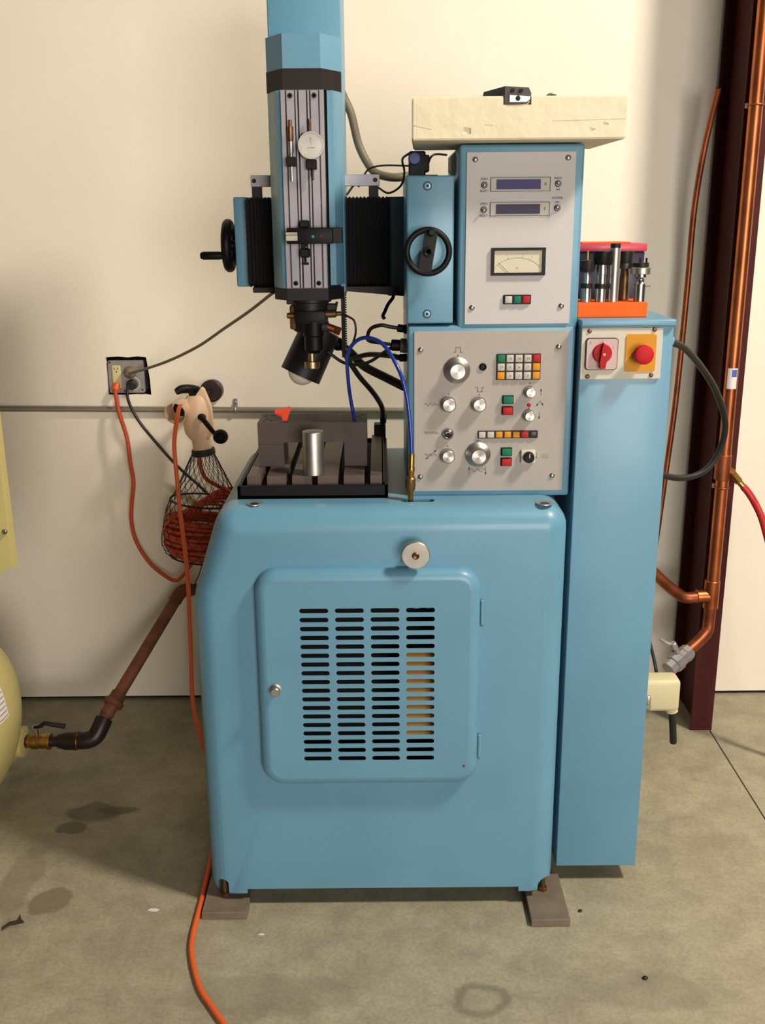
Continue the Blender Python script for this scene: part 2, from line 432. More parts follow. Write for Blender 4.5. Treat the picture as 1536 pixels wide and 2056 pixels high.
cut(base, [MB().box(-0.325, 0.312, 1.9, 2.7, 0.0, 0.050), MB().box(-0.43, 0.41, 2.12, 2.7, 0.0, 0.050),
           MB().lathe((-0.381, 1.95, 0.062), (0, 1, 0), [(0, 0.013), (0.09, 0.013)], 20), MB().box(-0.394, -0.368, 1.95, 2.06, 0.0, 0.062),
           MB().lathe((0.374, 1.95, 0.050), (0, 1, 0), [(0, 0.017), (0.09, 0.017)], 20), MB().box(0.357, 0.42, 1.95, 2.06, 0.0, 0.050),
           MB().box(-0.25, 0.185, 1.9, 2.45, 0.36, 0.83),
           MB().prism(rpoly([(0.040, 2.054), (0.112, 2.054), (0.112, 2.078), (0.040, 2.078)], 0.0115, 5), 'XY', 0.90, 1.0)])
for x, y in ((-0.274, 2.052), (0.344, 2.035)):
    ring = part('lifting_socket', MB().lathe((x, y, 0.9745), (0, 0, 1), [(0, 0.0185), (0.0022, 0.0182), (0.0026, 0.016), (0.0005, 0.010)], 28, caps=False), 'galvanised', mach)
    part('socket_hole', MB().lathe((x, y, 0.974), (0, 0, 1), [(0, 0.010), (0.0012, 0.0095)], 20), 'dark_steel', ring)
part('door_shade_box', MB().box(-0.245, 0.18, 2.14, 2.40, 0.365, 0.82), 'dark_inside', mach)  # added near-black box, painted shade seen through the door slots
part('door_shade_sheet', MB().box(-0.2495, 0.1845, 2.002, 2.141, 0.3605, 0.364), 'dark_inside', mach)  # added near-black sheet, darkens the lit cavity floor like shade
part('inner_board', MB().box(0.036, 0.150, 2.012, 2.02, 0.435, 0.652), 'cardboard', mach, 'orange tan board behind the vent slots')
for x, z, w, h in ((0.012, 0.772, 0.008, 0.006), (0.030, 0.746, 0.004, 0.008), (0.070, 0.772, 0.006, 0.006), (0.088, 0.768, 0.010, 0.005), (0.066, 0.745, 0.012, 0.005), (0.094, 0.745, 0.010, 0.005)):
    part('terminal_tab', MB().box(x, x + w, 2.018, 2.142, z, z + h), 'key_white', mach)

# ---- door: pressed pan with 4 x 18 real slots
DX0, DX1, DZ0, DZ1 = -0.274, 0.207, 0.338, 0.849
doorm = MB(); rr_ = []
for k in range(7):
    t = PI / 2 * k / 6; ins = 0.020 * (1 - math.cos(PI / 2 - t)); y = 1.972 + 0.020 * (1 - math.cos(t))
rings = []
for k in range(7):
    t = PI / 2 * k / 6; ins = 0.022 * (1 - math.sin(t)); y = 1.970 + 0.022 * (1 - math.cos(t))
    rings.append([(x, y, z) for x, z in rrect(DX0 + ins, DX1 - ins, DZ0 + ins, DZ1 - ins, 0.050 - ins, 8)])
rings.append([(x, 2.001, z) for x, z in rrect(DX0, DX1, DZ0, DZ1, 0.050, 8)])
doorm.loft(rings, cap0=False, cap1=False)
cu = bpy.data.curves.new('door', 'CURVE'); cu.dimensions = '2D'; cu.fill_mode = 'BOTH'; cu.extrude = 0.001
def spl(poly):
    sp = cu.splines.new('POLY'); sp.points.add(len(poly) - 1); sp.use_cyclic_u = True
    for p, (a, b) in zip(sp.points, poly): p.co = (a, b, 0, 1)
spl(rrect(DX0 + 0.022, DX1 - 0.022, DZ0 + 0.022, DZ1 - 0.022, 0.028, 8))
for c in range(4):
    for r in range(18):
        x = -0.1785 + c * 0.0755; z = 0.7655 - r * 0.02065; spl(rrect(x, x + 0.0615, z - 0.0108, z, 0.0052, 4))
to = bpy.data.objects.new('t', cu); COL.objects.link(to); bpy.context.view_layer.update()
me = bpy.data.meshes.new_from_object(to.evaluated_get(bpy.context.evaluated_depsgraph_get()))
doorm.add([(v.co.x, 1.971 - v.co.z, v.co.y) for v in me.vertices], [tuple(p.vertices) for p in me.polygons])
bpy.data.objects.remove(to)
door = part('access_door', doorm, 'blue_paint', mach, 'raised blue door pressed with rows of vent slots')
for z in (0.745, 0.425):
    part('hinge', MB().cylb((0.2115, 1.992, z - 0.028), (0.2115, 1.992, z + 0.028), 0.0038, 0.0008, 12), 'blue_paint', door)
    part('hinge_pin', MB().cylb((0.2115, 1.992, z - 0.033), (0.2115, 1.992, z - 0.028), 0.0025, 0.0006, 10), 'steel', door)
lk = MB().lathe((-0.235, 1.970, 0.580), (0, -1, 0), [(0, 0.0125), (0.003, 0.0125), (0.004, 0.009), (0.010, 0.0085), (0.0105, 0.0105), (0.018, 0.0105), (0.020, 0.0085)], 24)
part('latch_knob', lk, 'steel_brushed', door)
part('rust_spot', MB().lathe((0.176, 1.970, 0.388), (0, -1, 0), [(0, 0.0035), (0.0005, 0.003)], 9), 'rusty_pipe', door)

disc = part('adjusting_disc', MB().lathe((0.068, 2.0, 0.887), (0, -1, 0), [(0, 0.012), (0.03, 0.012), (0.031, 0.028), (0.033, 0.0295), (0.043, 0.0295), (0.045, 0.028)], 40), 'steel_brushed', mach, 'round bright steel disc knob')
part('screw', MB().lathe((0.068, 1.955, 0.887), (0, -1, 0), [(0, 0.0075), (0.004, 0.0075), (0.0055, 0.006), (0.004, 0.003)], 16), 'dark_brass', disc)

# ---- levelling screws
for x, y in ((-0.381, 2.02), (0.374, 2.03)):
    part('levelling_screw', MB().cyl((x, y, 0.019), (x, y, 0.09), 0.006, 12).lathe((x, y, 0.019), (0, 0, 1), [(0, 0.011), (0.008, 0.011), (0.009, 0.010)], 6), 'dark_brass', mach)

# ---- control housings
def rbox(x0, x1, y0, y1, z0, z1, r): return MB().box(x0, x1, y0, y1, z0, z1, r, 3)
part('lower_housing', rbox(0.056, 0.408, 2.105, 2.52, 0.972, 1.342, 0.006), 'blue_paint', mach)
part('upper_housing', rbox(0.160, 0.410, 2.105, 2.46, 1.335, 1.698, 0.006), 'blue_paint', mach)
sb = part('slide_box', rbox(0.054, 0.150, 2.102, 2.44, 1.347, 1.640, 0.004), 'blue_paint', mach)
for z in (1.620, 1.367):
    part('socket_screw', MB().lathe((0.096, 2.102, z), (0, -1, 0), [(0, 0.0068), (0.0016, 0.0068), (0.002, 0.006), (0.002, 0.003), (0.0, 0.003)], 20), 'screw_blue', sb)
    part('screw_recess', MB().lathe((0.096, 2.102, z), (0, -1, 0), [(0, 0.0088), (0.0006, 0.0088)], 20), 'black_paint', sb)

def screw_mesh(r=0.006):
    mb = MB().lathe((0, 0, 0), (0, -1, 0), [(0, r), (r * 0.35, r * 0.92), (r * 0.6, r * 0.55), (r * 0.65, 0.0002)], 18)
    return to_mesh('panel_screw', mb, Vector((0, 0, 0)))
SCREW = screw_mesh(); SCREW.materials.append(MATS['steel'])
SCREW_D = screw_mesh(0.0048); SCREW_D.materials.append(MATS['dark_brass'])

# ---- upper panel
YU = 2.101
upan = part('readout_panel', MB().box(0.174, 0.392, YU, 2.106, 1.345, 1.683, 0.0006, 1), 'panel_metal', mach, 'upper light grey panel with readouts and meter')
for x, z in ((0.191, 1.669), (0.376, 1.671), (0.189, 1.379), (0.374, 1.381)): share('panel_screw', SCREW, 'steel', upan, (x, YU, z), (0, random.random() * 3, 0))
prn = MB()
for z, l in ((1.6215, 'X'), (1.574, 'Y')):
    x0, x1, h = 0.2225, 0.342, 0.0132
    fr = part('readout_bezel', MB().box(x0 + 0.001, x1 - 0.001, YU - 0.001, YU + 0.001, z - h + 0.001, z + h - 0.001), 'key_white', upan)
    prn.ribbon([(x0, z - h), (x1, z - h), (x1, z + h), (x0, z + h), (x0, z - h)], 0.0009, YU - 0.0012)
    part('readout_window', MB().box(0.2345, 0.3230, YU - 0.0025, YU + 0.001, z - 0.0095, z + 0.0095), 'lcd' if l == 'X' else 'lcd_dark', upan)
    text(prn, l, 0.3325, z, 0.0085, YU - 0.0014)
    for s, dz in (('ZERO', 0.0105), ('RESET', -0.0125)): text(prn, s, 0.2095, z + dz, 0.0062, YU - 0.0004)
text(prn, 'INCH', 0.3575, 1.6325, 0.0062, YU - 0.0004); text(prn, 'MM', 0.358, 1.6105, 0.005, YU - 0.0004)
text(prn, 'POWER', 0.3578, 1.5945, 0.0062, YU - 0.0004); text(prn, 'ON', 0.3570, 1.5865, 0.0058, YU - 0.0004)
part('lettering', prn, 'print_black', upan, smooth=False)
for x, z in ((0.2100, 1.6205), (0.2098, 1.5730), (0.3580, 1.6220), (0.3580, 1.5755)):
    sw = part('toggle_switch', MB().lathe((x, YU, z), (0, -1, 0), [(0, 0.0066), (0.002, 0.0066), (0.0025, 0.0055), (0.004, 0.0055), (0.004, 0.004), (0.001, 0.0038)], 18), 'dark_steel', upan)
    part('toggle', MB().lathe((x, YU, z), (-0.12, -1, 0.18 if x > 0.3 else -0.05), [(0, 0.0018), (0.010, 0.0026), (0.0115, 0.002), (0.012, 0.0006)], 12), 'steel', sw)
mf = MB(); X0, X1, Z0, Z1 = 0.2275, 0.3375, 1.4435, 1.4985
for a in ((X0, X1, Z0, Z0 + 0.0055), (X0, X1, Z1 - 0.0055, Z1), (X0, X0 + 0.0055, Z0 + 0.0055, Z1 - 0.0055), (X1 - 0.0062, X1, Z0 + 0.0055, Z1 - 0.0055)): mf.box(a[0], a[1], YU - 0.006, YU + 0.001, a[2], a[3])
part('meter_frame', mf, 'black_plastic', upan, 'black rectangular meter frame')
part('meter_face', MB().box(X0 + 0.004, X1 - 0.004, YU - 0.002, YU + 0.001, Z0 + 0.004, Z1 - 0.004), 'meter_face', upan)
mp = MB(); ym = YU - 0.0022
arcp = lambda q, r: (0.281 + r * 0.052 * math.cos(q), 1.443 + r * 0.036 * math.sin(q))
mp.ribbon([arcp(PI * (0.86 - 0.72 * i / 16), 1.0) for i in range(17)], 0.0004, ym)
for i, q in enumerate((0.86, 0.62, 0.44, 0.34, 0.25, 0.17)):
    mp.ribbon([arcp(PI * q, 1.0), arcp(PI * q, 1.08)], 0.0005, ym)
text(mp, 'A', 0.2805, 1.4585, 0.0068, ym)
for s, q in (('0', 0.86), ('1', 0.62), ('2', 0.44), ('3', 0.34), ('4', 0.25), ('5', 0.17)):
    a = arcp(PI * q, 1.2); text(mp, s, min(a[0], 0.328), min(a[1], 1.4895), 0.0048, ym)
part('meter_scale', mp, 'print_grey', upan, smooth=False)
part('meter_needle', MB().ribbon([(0.262, 1.4495), (0.242, 1.4685)], 0.0006, ym - 0.001), 'print_black', upan, smooth=False)
def key(par, x, z, w, h, m, y, dep=0.006, name='key'):
    return part(name, MB().box(x - w / 2, x + w / 2, y - dep, y + 0.001, z - h / 2, z + h / 2, min(w, h) * 0.09, 2), m, par)
part('button_frame', MB().box(0.2535, 0.3105, YU - 0.0045, YU + 0.001, 1.3855, 1.4045, 0.001, 1), 'black_plastic', upan)
for i, m in enumerate(('key_white', 'key_green', 'key_red')): key(upan, 0.2640 + i * 0.0182, 1.395, 0.0145, 0.0145, m, YU, 0.007, 'push_button')

# ---- lower panel
YL = 2.100
lpan = part('control_panel', MB().box(0.069, 0.392, YL, 2.106, 0.986, 1.331, 0.0006, 1), 'panel_aluminium', mach, 'lower light grey panel with knobs and keypad')
for x, z in ((0.083, 1.293), (0.372, 1.297), (0.083, 1.019), (0.369, 1.019)): share('panel_screw', SCREW, 'steel', lpan, (x, YL, z), (0, random.random() * 3, 0))
def dish_knob(x, z, R):
    part('dial_knob', MB().lathe((x, YL, z), (0, -1, 0), [(0, R * 0.97), (0.002, R), (0.004, R * 0.985), (0.012, R * 0.66), (0.014, R * 0.60), (0.026, R * 0.58), (0.0275, R * 0.54)], 48), 'spun_aluminium', lpan, 'large spun aluminium dish knob', ang=25)
def small_knob(x, z, R, h=0.020):
    part('small_knob', MB().lathe((x, YL, z), (0, -1, 0), [(0, R), (h * 0.75, R * 0.96), (h * 0.78, R * 0.86), (h, R * 0.82), (h * 1.05, R * 0.76)], 36), 'spun_aluminium', lpan, ang=25)
dish_knob(0.1595, 1.250, 0.0285); dish_knob(0.2070, 1.068, 0.0275)
for x, z, R in ((0.1425, 1.1785, 0.0165), (0.2070, 1.1780, 0.0160), (0.1420, 1.0665, 0.0158)): small_knob(x, z, R)
for x, z in ((0.3145, 1.2035), (0.3140, 1.1530)): small_knob(x, z, 0.0125)
part('jack_socket', MB().lathe((0.2140, YL, 1.2565), (0, -1, 0), [(0, 0.008), (0.003, 0.0078), (0.004, 0.006), (0.001, 0.0045)], 20), 'black_plastic', lpan)
kl = part('lock_nut_socket', MB().lathe((0.1420, YL, 1.114), (0, -1, 0), [(0, 0.0125), (0.007, 0.0122), (0.010, 0.010), (0.012, 0.008), (0.010, 0.0055)], 24), 'steel', lpan)
part('socket_hole', MB().lathe((0.1420, YL - 0.0095, 1.112), (0, -1, 0), [(0, 0.0062), (0.002, 0.0058)], 16), 'black_plastic', lpan)
part('indicator_light', MB().lathe((0.3142, YL, 1.1745), (0, -1, 0), [(0, 0.0042), (0.002, 0.0042), (0.0045, 0.0028), (0.005, 0.0005)], 16), 'key_red', lpan)
part('keypad_frame', MB().box(0.2425, 0.3355, YL - 0.0035, YL + 0.001, 1.2285, 1.2835, 0.001, 1), 'black_paint', lpan)
rows = (('key_green', 'key_white', 'key_white', 'key_white', 'key_red'), ('key_white', 'key_white', 'key_white', 'key_white', 'key_yellow'), ('key_yellow', 'key_white', 'key_white', 'key_white', 'key_yellow'))
leg = (('', '12', '10', '14', ''), ('17', '5', '6', '7', ''), ('', '3', '1', '2', ''))
lp = MB()
for r in range(3):
    for c in range(5):
        x = 0.2520 + c * 0.01855; z = 1.2740 - r * 0.0180
        key(lpan, x, z, 0.0150, 0.0150, rows[r][c], YL, 0.0065)
        if leg[r][c]: text(lp, leg[r][c], x + 0.001, z, 0.0066, YL - 0.0066)
for x, z, m in ((0.2685, 1.1865, 'key_green'), (0.2680, 1.1630, 'key_red'), (0.2685, 1.0735, 'key_green'), (0.2685, 1.0510, 'key_red')):
    fb = part('button_frame', MB().box(x - 0.0120, x + 0.0120, YL - 0.004, YL + 0.001, z - 0.0092, z + 0.0092, 0.0008, 1), 'black_plastic', lpan)
    key(lpan, x, z, 0.0205, 0.0150, m, YL, 0.010, 'push_button')
part('key_row_frame', MB().box(0.2060, 0.3345, YL - 0.0035, YL + 0.001, 1.1030, 1.1195, 0.0008, 1), 'black_paint', lpan)
for i, m in enumerate(('key_white', 'key_white', 'key_yellow', 'key_yellow', 'key_yellow', 'key_red', 'key_black')): key(lpan, 0.2150 + i * 0.01825, 1.1113, 0.0142, 0.0130, m, YL, 0.006)
part('selector_base', MB().box(0.2995, 0.3300, YL - 0.009, YL + 0.001, 1.0490, 1.0775, 0.002, 2), 'plate_cream', lpan)
part('selector_knob', MB().lathe((0.3155, YL - 0.008, 1.0630), (0, -1, 0), [(0, 0.0122), (0.012, 0.0112), (0.014, 0.0095)], 28), 'black_plastic', lpan)
part('selector_pointer', MB().box(0.3152, 0.3166, YL - 0.0226, YL - 0.02, 1.0635, 1.0725), 'steel', lpan)
part('grey_mark', MB().box(0.3455, 0.3590, YL - 0.0004, YL + 0.0002, 1.0585, 1.0675), 'print_grey', lpan)
w = 0.0008
lp.ribbon([(0.152, 1.2875), (0.1565, 1.2875), (0.1565, 1.2975), (0.1665, 1.2975), (0.1665, 1.2875), (0.171, 1.2875)], w, YL)
lp.ribbon([(0.199, 1.2130), (0.2035, 1.2130), (0.2035, 1.2035), (0.2135, 1.2035), (0.2135, 1.2130), (0.218, 1.2130)], w, YL)
lp.ribbon(sine(0.092, 0.1205, 1.1775, 0.0026, 3), 0.0006, YL); lp.ribbon(sine(0.092, 0.1205, 1.116, 0.0026, 5), 0.0006, YL)
lp.ribbon(sine(0.092, 0.1205, 1.0675, 0.0026, 3), 0.0006, YL); lp.ribbon([(0.0955, 1.0585), (0.1165, 1.0775)], 0.0008, YL)
lp.ribbon(sine(0.190, 0.224, 1.0325, 0.0034, 2.5), 0.0006, YL)
def arrow(x0, z0, x1, z1, hs=0.0042):
    lp.ribbon([(x0, z0), (x1, z1)], 0.0007, YL); d = Vector((x1 - x0, z1 - z0)).normalized(); nx, nz = -d.y, d.x; tx, tz = x1 + d.x * hs * 0.4, z1 + d.y * hs * 0.4
    lp.prism([(tx, tz), (x1 - d.x * hs + nx * hs * 0.45, z1 - d.y * hs + nz * hs * 0.45), (x1 - d.x * hs - nx * hs * 0.45, z1 - d.y * hs - nz * hs * 0.45)], 'XZ', YL - 0.0004, YL)
arrow(0.0955, 1.0585, 0.1165, 1.0775); arrow(0.1165, 1.0775, 0.0955, 1.0585)
arrow(0.1885, 1.0225, 0.1885, 1.0390); arrow(0.2245, 1.0405, 0.2245, 1.0235)
arrow(0.3385, 1.1950, 0.3385, 1.2080); arrow(0.3365, 1.1580, 0.3365, 1.1450); arrow(0.3375, 1.1830, 0.3300, 1.1730); arrow(0.3375, 1.1830, 0.3440, 1.1740)
arrow(0.2965, 1.0620, 0.2965, 1.0725, 0.003); arrow(0.3335, 1.0705, 0.3335, 1.0580, 0.003)
for x, z in ((0.161, 1.2805), (0.1428, 1.1990), (0.2075, 1.1975), (0.1415, 1.0865), (0.2065, 1.0985), (0.3148, 1.2210), (0.3140, 1.1672)): lp.prism(circ(x, z, 0.0014, 10), 'XZ', YL - 0.0004, YL)
part('lettering', lp, 'print_black', lpan, smooth=False)

# ---- hand wheel on the slide box (faces the front)
def wheel(parent_label, c, ax, R, r, spoke_dir, hoff, hlen, hr, solid=False):
    a = Vector(ax).normalized(); c = Vector(c); sd = Vector(spoke_dir).normalized()
    hub = MB().lathe(c - a * 0.03, a, [(0, 0.012), (0.02, 0.012), (0.022, 0.0125), (0.036, 0.0115), (0.037, 0.007), (0.035, 0.004)], 20)
    wpart = part('hand_wheel', hub, 'black_plastic', mach, parent_label)
    part('rim', MB().torus(c, a, R, r, 44, 12), 'black_plastic', wpart)
    side = a.cross(sd); sp = MB()
    hw, th = 0.013, 0.005
    vs_ = [c + sd * (R * e) + side * (hw * f) + a * (th * g) for e in (-1, 1) for f in (-1, 1) for g in (-1, 1)]
    sp.add(vs_, [(0, 1, 3, 2), (4, 6, 7, 5), (0, 4, 5, 1), (2, 3, 7, 6), (0, 2, 6, 4), (1, 5, 7, 3)])
    if solid: sp.lathe(c - a * 0.004, a, [(0, R), (0.008, R)], 40)
    part('spoke', sp, 'black_plastic', wpart)
    h0 = c + sd * hoff
    part('wheel_handle', MB().lathe(h0, a, [(0, hr * 0.7), (hlen * 0.12, hr * 0.8), (hlen * 0.3, hr), (hlen * 0.9, hr), (hlen, hr * 0.7)], 18), 'black_plastic', wpart)
    return wpart
wheel('black spoked hand wheel on the front', (0.096, 2.068, 1.493), (0, -1, 0), 0.0425, 0.0062, (0.17, 0, 1), 0.038, 0.03, 0.0075)

# ---- electrical cabinet on the right
cab = part('electrical_cabinet', rbox(0.414, 0.606, 2.082, 2.52, 0.046, 1.345, 0.002), 'blue_paint', mach, 'tall narrow blue cabinet on the right side')
part('cabinet_lid', rbox(0.412, 0.608, 2.072, 2.53, 1.340, 1.354, 0.003), 'blue_paint', cab)
part('cable_gland', MB().cyl((0.604, 2.145, 1.304), (0.622, 2.15, 1.300), 0.012, 16), 'blue_paint', cab)
swp = part('switch_plate', MB().box(0.415, 0.5825, 2.0765, 2.083, 1.2315, 1.3375, 0.0008, 1), 'plate_cream', mach, 'cream plate with main switch and stop button')
YS = 2.0765
for x, z in ((0.4305, 1.3315), (0.5645, 1.3335), (0.4305, 1.2375), (0.5635, 1.2395)): share('plate_screw', SCREW_D, 'dark_brass', swp, (x, YS, z))
part('switch_surround', MB().prism(rrect(0.4235, 0.4905, 1.2515, 1.3175, 0.007), 'XZ', YS - 0.004, YS + 0.001), 'black_plastic', swp)
part('switch_face', MB().prism(rrect(0.4255, 0.4890, 1.2530, 1.3160, 0.006), 'XZ', YS - 0.0055, YS + 0.001), 'switch_pink', swp)
kn = MB().lathe((0.4575, YS - 0.005, 1.2865), (0, -1, 0), [(0, 0.0200), (0.006, 0.0195), (0.007, 0.018)], 32)
kn.prism([(0.4525, 1.2560), (0.4620, 1.2560), (0.4645, 1.2700), (0.4610, 1.3000), (0.4575, 1.3090), (0.4545, 1.3000), (0.4510, 1.2700)], 'XZ', YS - 0.022, YS - 0.008)
kb = part('switch_handle', kn, 'switch_red', swp, 'red rotary switch handle', ang=30)
part('handle_screw', MB().lathe((0.4585, YS - 0.022, 1.2855), (0, -1, 0), [(0, 0.003), (0.001, 0.0025)], 12), 'switch_pink', swp)
sm = MB(); text(sm, '0', 0.4330, 1.3080, 0.008, YS - 0.0055); text(sm, '1', 0.4805, 1.2985, 0.008, YS - 0.0055); sm.ribbon([(0.4575, 1.3095), (0.4575, 1.3145)], 0.0008, YS - 0.0055)
part('switch_lettering', sm, 'print_grey', swp, smooth=False)
part('yellow_plate', MB().prism(rrect(0.5070, 0.5700, 1.2470, 1.3245, 0.005), 'XZ', YS - 0.002, YS + 0.001), 'yellow_plate', swp)
part('stop_button_neck', MB().cyl((0.5385, YS, 1.2855), (0.5385, YS - 0.022, 1.2855), 0.0150, 24), 'dark_steel', swp)
part('stop_button', MB().lathe((0.5385, YS - 0.020, 1.2855), (0, -1, 0), [(0, 0.0175), (0.003, 0.0198), (0.012, 0.0198), (0.015, 0.0185), (0.0165, 0.0150), (0.017, 0.004)], 36), 'stop_red', swp, 'red mushroom stop button')
# connector hood low on the cabinet's right side
hood = MB().box(0.6065, 0.622, 2.165, 2.235, 0.400, 0.486, 0.003, 2)
cn = part('connector_hood', hood, 'cream_plug', mach, 'cream connector hood on the cabinet side')
part('hood_body', MB().box(0.621, 0.712, 2.172, 2.228, 0.410, 0.492, 0.010, 3), 'cream_plug', cn)
part('hood_latch', MB().box(0.630, 0.640, 2.166, 2.1725, 0.415, 0.455, 0.002, 2).cyl((0.634, 2.168, 0.43), (0.634, 2.160, 0.43), 0.006, 12), 'steel', cn)
part('hood_gland', MB().cylb((0.700, 2.20, 0.412), (0.703, 2.20, 0.396), 0.015, 0.002, 16), 'cream_plug', cn)

# ---- tower with slide rail
def octo(xc, hw, fw2, yf, ch, yb, g=0.0):
    return [(xc - fw2 - g, yf - g), (xc + fw2 + g, yf - g), (xc + hw + g, yf + ch - g * 0.5), (xc + hw + g, yb), (xc - hw - g, yb), (xc - hw - g, yf + ch - g * 0.5)]
XC = -0.1585
part('tower_column', rbox(-0.232, -0.078, 2.285, 2.50, 1.40, 2.12, 0.003), 'blue_paint', mach)
part('tower_cap', MB().prism(octo(XC, 0.078, 0.039, 2.220, 0.055, 2.505), 'XY', 1.856, 1.922), 'blue_paint', mach, 'faceted blue cap on the tower')
part('cap_band', MB().prism(octo(XC, 0.078, 0.039, 2.220, 0.055, 2.505, 0.001), 'XY', 1.815, 1.8555), 'black_paint', mach, 'black faceted band under the cap')
part('tower_body', MB().prism(octo(XC, 0.070, 0.040, 2.228, 0.045, 2.49), 'XY', 1.414, 1.8145), 'dark_teal', mach)
rail = part('slide_rail', MB().box(-0.2045, -0.1145, 2.217, 2.23, 1.414, 1.8145), 'beige_edge', mach, 'grooved bright metal slide rail')
for x0, x1, y0 in ((-0.2035, -0.1945, 2.214), (-0.1915, -0.1750, 2.2125), (-0.1728, -0.1688, 2.2125), (-0.1660, -0.1505, 2.2125), (-0.1480, -0.1440, 2.2125), (-0.1415, -0.1255, 2.2125), (-0.1230, -0.1155, 2.214)):
    part('rail_bar', MB().box(x0, x1, y0, 2.2175, 1.415, 1.8135, 0.0005, 1), 'aluminium', rail)
part('rail_backing', MB().box(-0.1935, -0.1240, 2.2155, 2.2172, 1.4145, 1.814), 'black_paint', rail)
for x in (-0.1832, -0.1335):
    for z in (1.803, 1.425):
        part('rail_screw', MB().lathe((x, 2.2125, z), (0, -1, 0), [(0, 0.0052), (0.0022, 0.0052), (0.0026, 0.0045), (0.0026, 0.0025), (0.0, 0.0025)], 16), 'black_paint', rail)
part('side_cover', MB().prism([(-0.2055, 2.2225), (-0.2055, 2.232), (-0.2280, 2.28), (-0.2280, 2.47), (-0.2365, 2.47), (-0.2365, 2.276), (-0.2125, 2.2245)], 'XY', 1.414, 1.8145), 'blue_paint', mach)
part('side_cover', MB().prism([(-0.1085, 2.2300), (-0.0960, 2.2300), (-0.0800, 2.2640), (-0.0800, 2.47), (-0.088, 2.47), (-0.088, 2.28), (-0.1085, 2.24)], 'XY', 1.420, 1.8145), 'blue_paint', mach)
part('tower_foot', MB().prism(octo(XC, 0.077, 0.045, 2.222, 0.045, 2.49), 'XY', 1.388, 1.4138), 'black_paint', mach)
# limit block on the rail
lb = part('limit_block', MB().box(-0.1960, -0.1000, 2.176, 2.212, 1.508, 1.541, 0.002, 2), 'black_plastic', mach, 'black limit switch block on the rail')
part('block_end', MB().box(-0.1000, -0.0800, 2.182, 2.215, 1.509, 1.541, 0.001, 1), 'black_paint', lb)
part('block_tab', MB().box(-0.1985, -0.1740, 2.1735, 2.180, 1.5145, 1.5260, 0.001, 1), 'key_white', lb)
part('block_tab_lid', MB().box(-0.1990, -0.1740, 2.1725, 2.180, 1.5262, 1.5320, 0.001, 1), 'beige_edge', lb)
part('green_light', MB().lathe((-0.1415, 2.176, 1.523), (0, -1, 0), [(0, 0.003), (0.001, 0.003), (0.0025, 0.0012)], 14), 'led_green', lb)
part('red_light', MB().lathe((-0.1235, 2.176, 1.524), (0, -1, 0), [(0, 0.003), (0.001, 0.003), (0.0025, 0.0012)], 14), 'led_red', lb)
part('clamp_top', MB().box(-0.1700, -0.1500, 2.188, 2.212, 1.541, 1.556, 0.002, 1), 'black_plastic', lb)
part('clamp_foot', MB().box(-0.1700, -0.1500, 2.186, 2.212, 1.480, 1.498, 0.002, 1).box(-0.166, -0.154, 2.19, 2.212, 1.498, 1.508).cyl((-0.160, 2.198, 1.466), (-0.160, 2.198, 1.48), 0.0025, 10).box(-0.1650, -0.1530, 2.195, 2.201, 1.4645, 1.4690), 'black_plastic', lb)
part('clamp_screw', MB().sphere((-0.1575, 2.188, 1.502), 0.003, 10, 6), 'brass', lb)

# ---- spindle head below the tower
sx, sy = -0.158, 2.272
sp = part('spindle_head', MB().lathe((sx, sy, 1.388), (0, 0, -1), [(0, 0.048), (0.006, 0.048), (0.008, 0.042), (0.030, 0.042), (0.032, 0.040), (0.068, 0.039), (0.072, 0.034)], 32), 'black_paint', mach, 'dark spindle head with collet and fittings')
part('spindle_block', MB().box(-0.190, -0.122, 2.228, 2.30, 1.335, 1.365, 0.003, 2).box(-0.178, -0.118, 2.236, 2.30, 1.318, 1.336, 0.002, 2), 'black_plastic', sp)
part('chuck', MB().lathe((sx + 0.008, 2.25, 1.340), (0, 0, -1), [(0, 0.024), (0.03, 0.024), (0.033, 0.0215), (0.062, 0.0215), (0.070, 0.014)], 28), 'black_plastic', sp)
part('clamp_knob', MB().cylb((-0.188, 2.25, 1.353), (-0.209, 2.25, 1.353), 0.0065, 0.002, 16), 'dark_brass', sp)
part('side_bracket', MB().box(-0.203, -0.180, 2.25, 2.30, 1.322, 1.375, 0.004, 2), 'dark_brass', sp)
part('brass_contact', MB().cylb((-0.130, 2.245, 1.356), (-0.098, 2.245, 1.357), 0.0085, 0.002, 18).cyl((-0.098, 2.245, 1.357), (-0.088, 2.245, 1.357), 0.005, 12), 'dark_brass', sp)
part('copper_fitting', MB().cylb((-0.126, 2.245, 1.331), (-0.102, 2.245, 1.322), 0.0085, 0.002, 18).cylb((-0.104, 2.245, 1.3225), (-0.090, 2.245, 1.317), 0.010, 0.002, 6), 'copper_dull', sp)
part('top_bracket', MB().box(-0.120, -0.098, 2.25, 2.27, 1.362, 1.378, 0.002, 1).cyl((-0.100, 2.26, 1.37), (-0.097, 2.26, 1.382), 0.003, 8), 'black_paint', sp)
part('collet_nut', MB().lathe((sx + 0.002, 2.25, 1.282), (0, 0, -1), [(0, 0.0075), (0.030, 0.0075), (0.031, 0.017), (0.045, 0.017), (0.047, 0.014)], 24), 'pale_brass', sp, 'pale brass collet nut')
part('foot_plate', MB().box(-0.2080, -0.185, 2.24, 2.29, 1.378, 1.388, 0.002, 1), 'black_paint', sp)
part('cable_clip', MB().box(-0.262, -0.240, 2.42, 2.44, 1.390, 1.402, 0.002, 1), 'black_plastic', mach)
# toothed rack
rk = MB().box(-0.092, -0.083, 2.352, 2.366, 1.246, 1.42)
for i in range(26): rk.box(-0.0835, -0.0795, 2.354, 2.364, 1.272 + i * 0.0055, 1.275 + i * 0.0055)
part('toothed_rack', rk, 'black_plastic', mach, 'black toothed bar hanging behind the spindle')

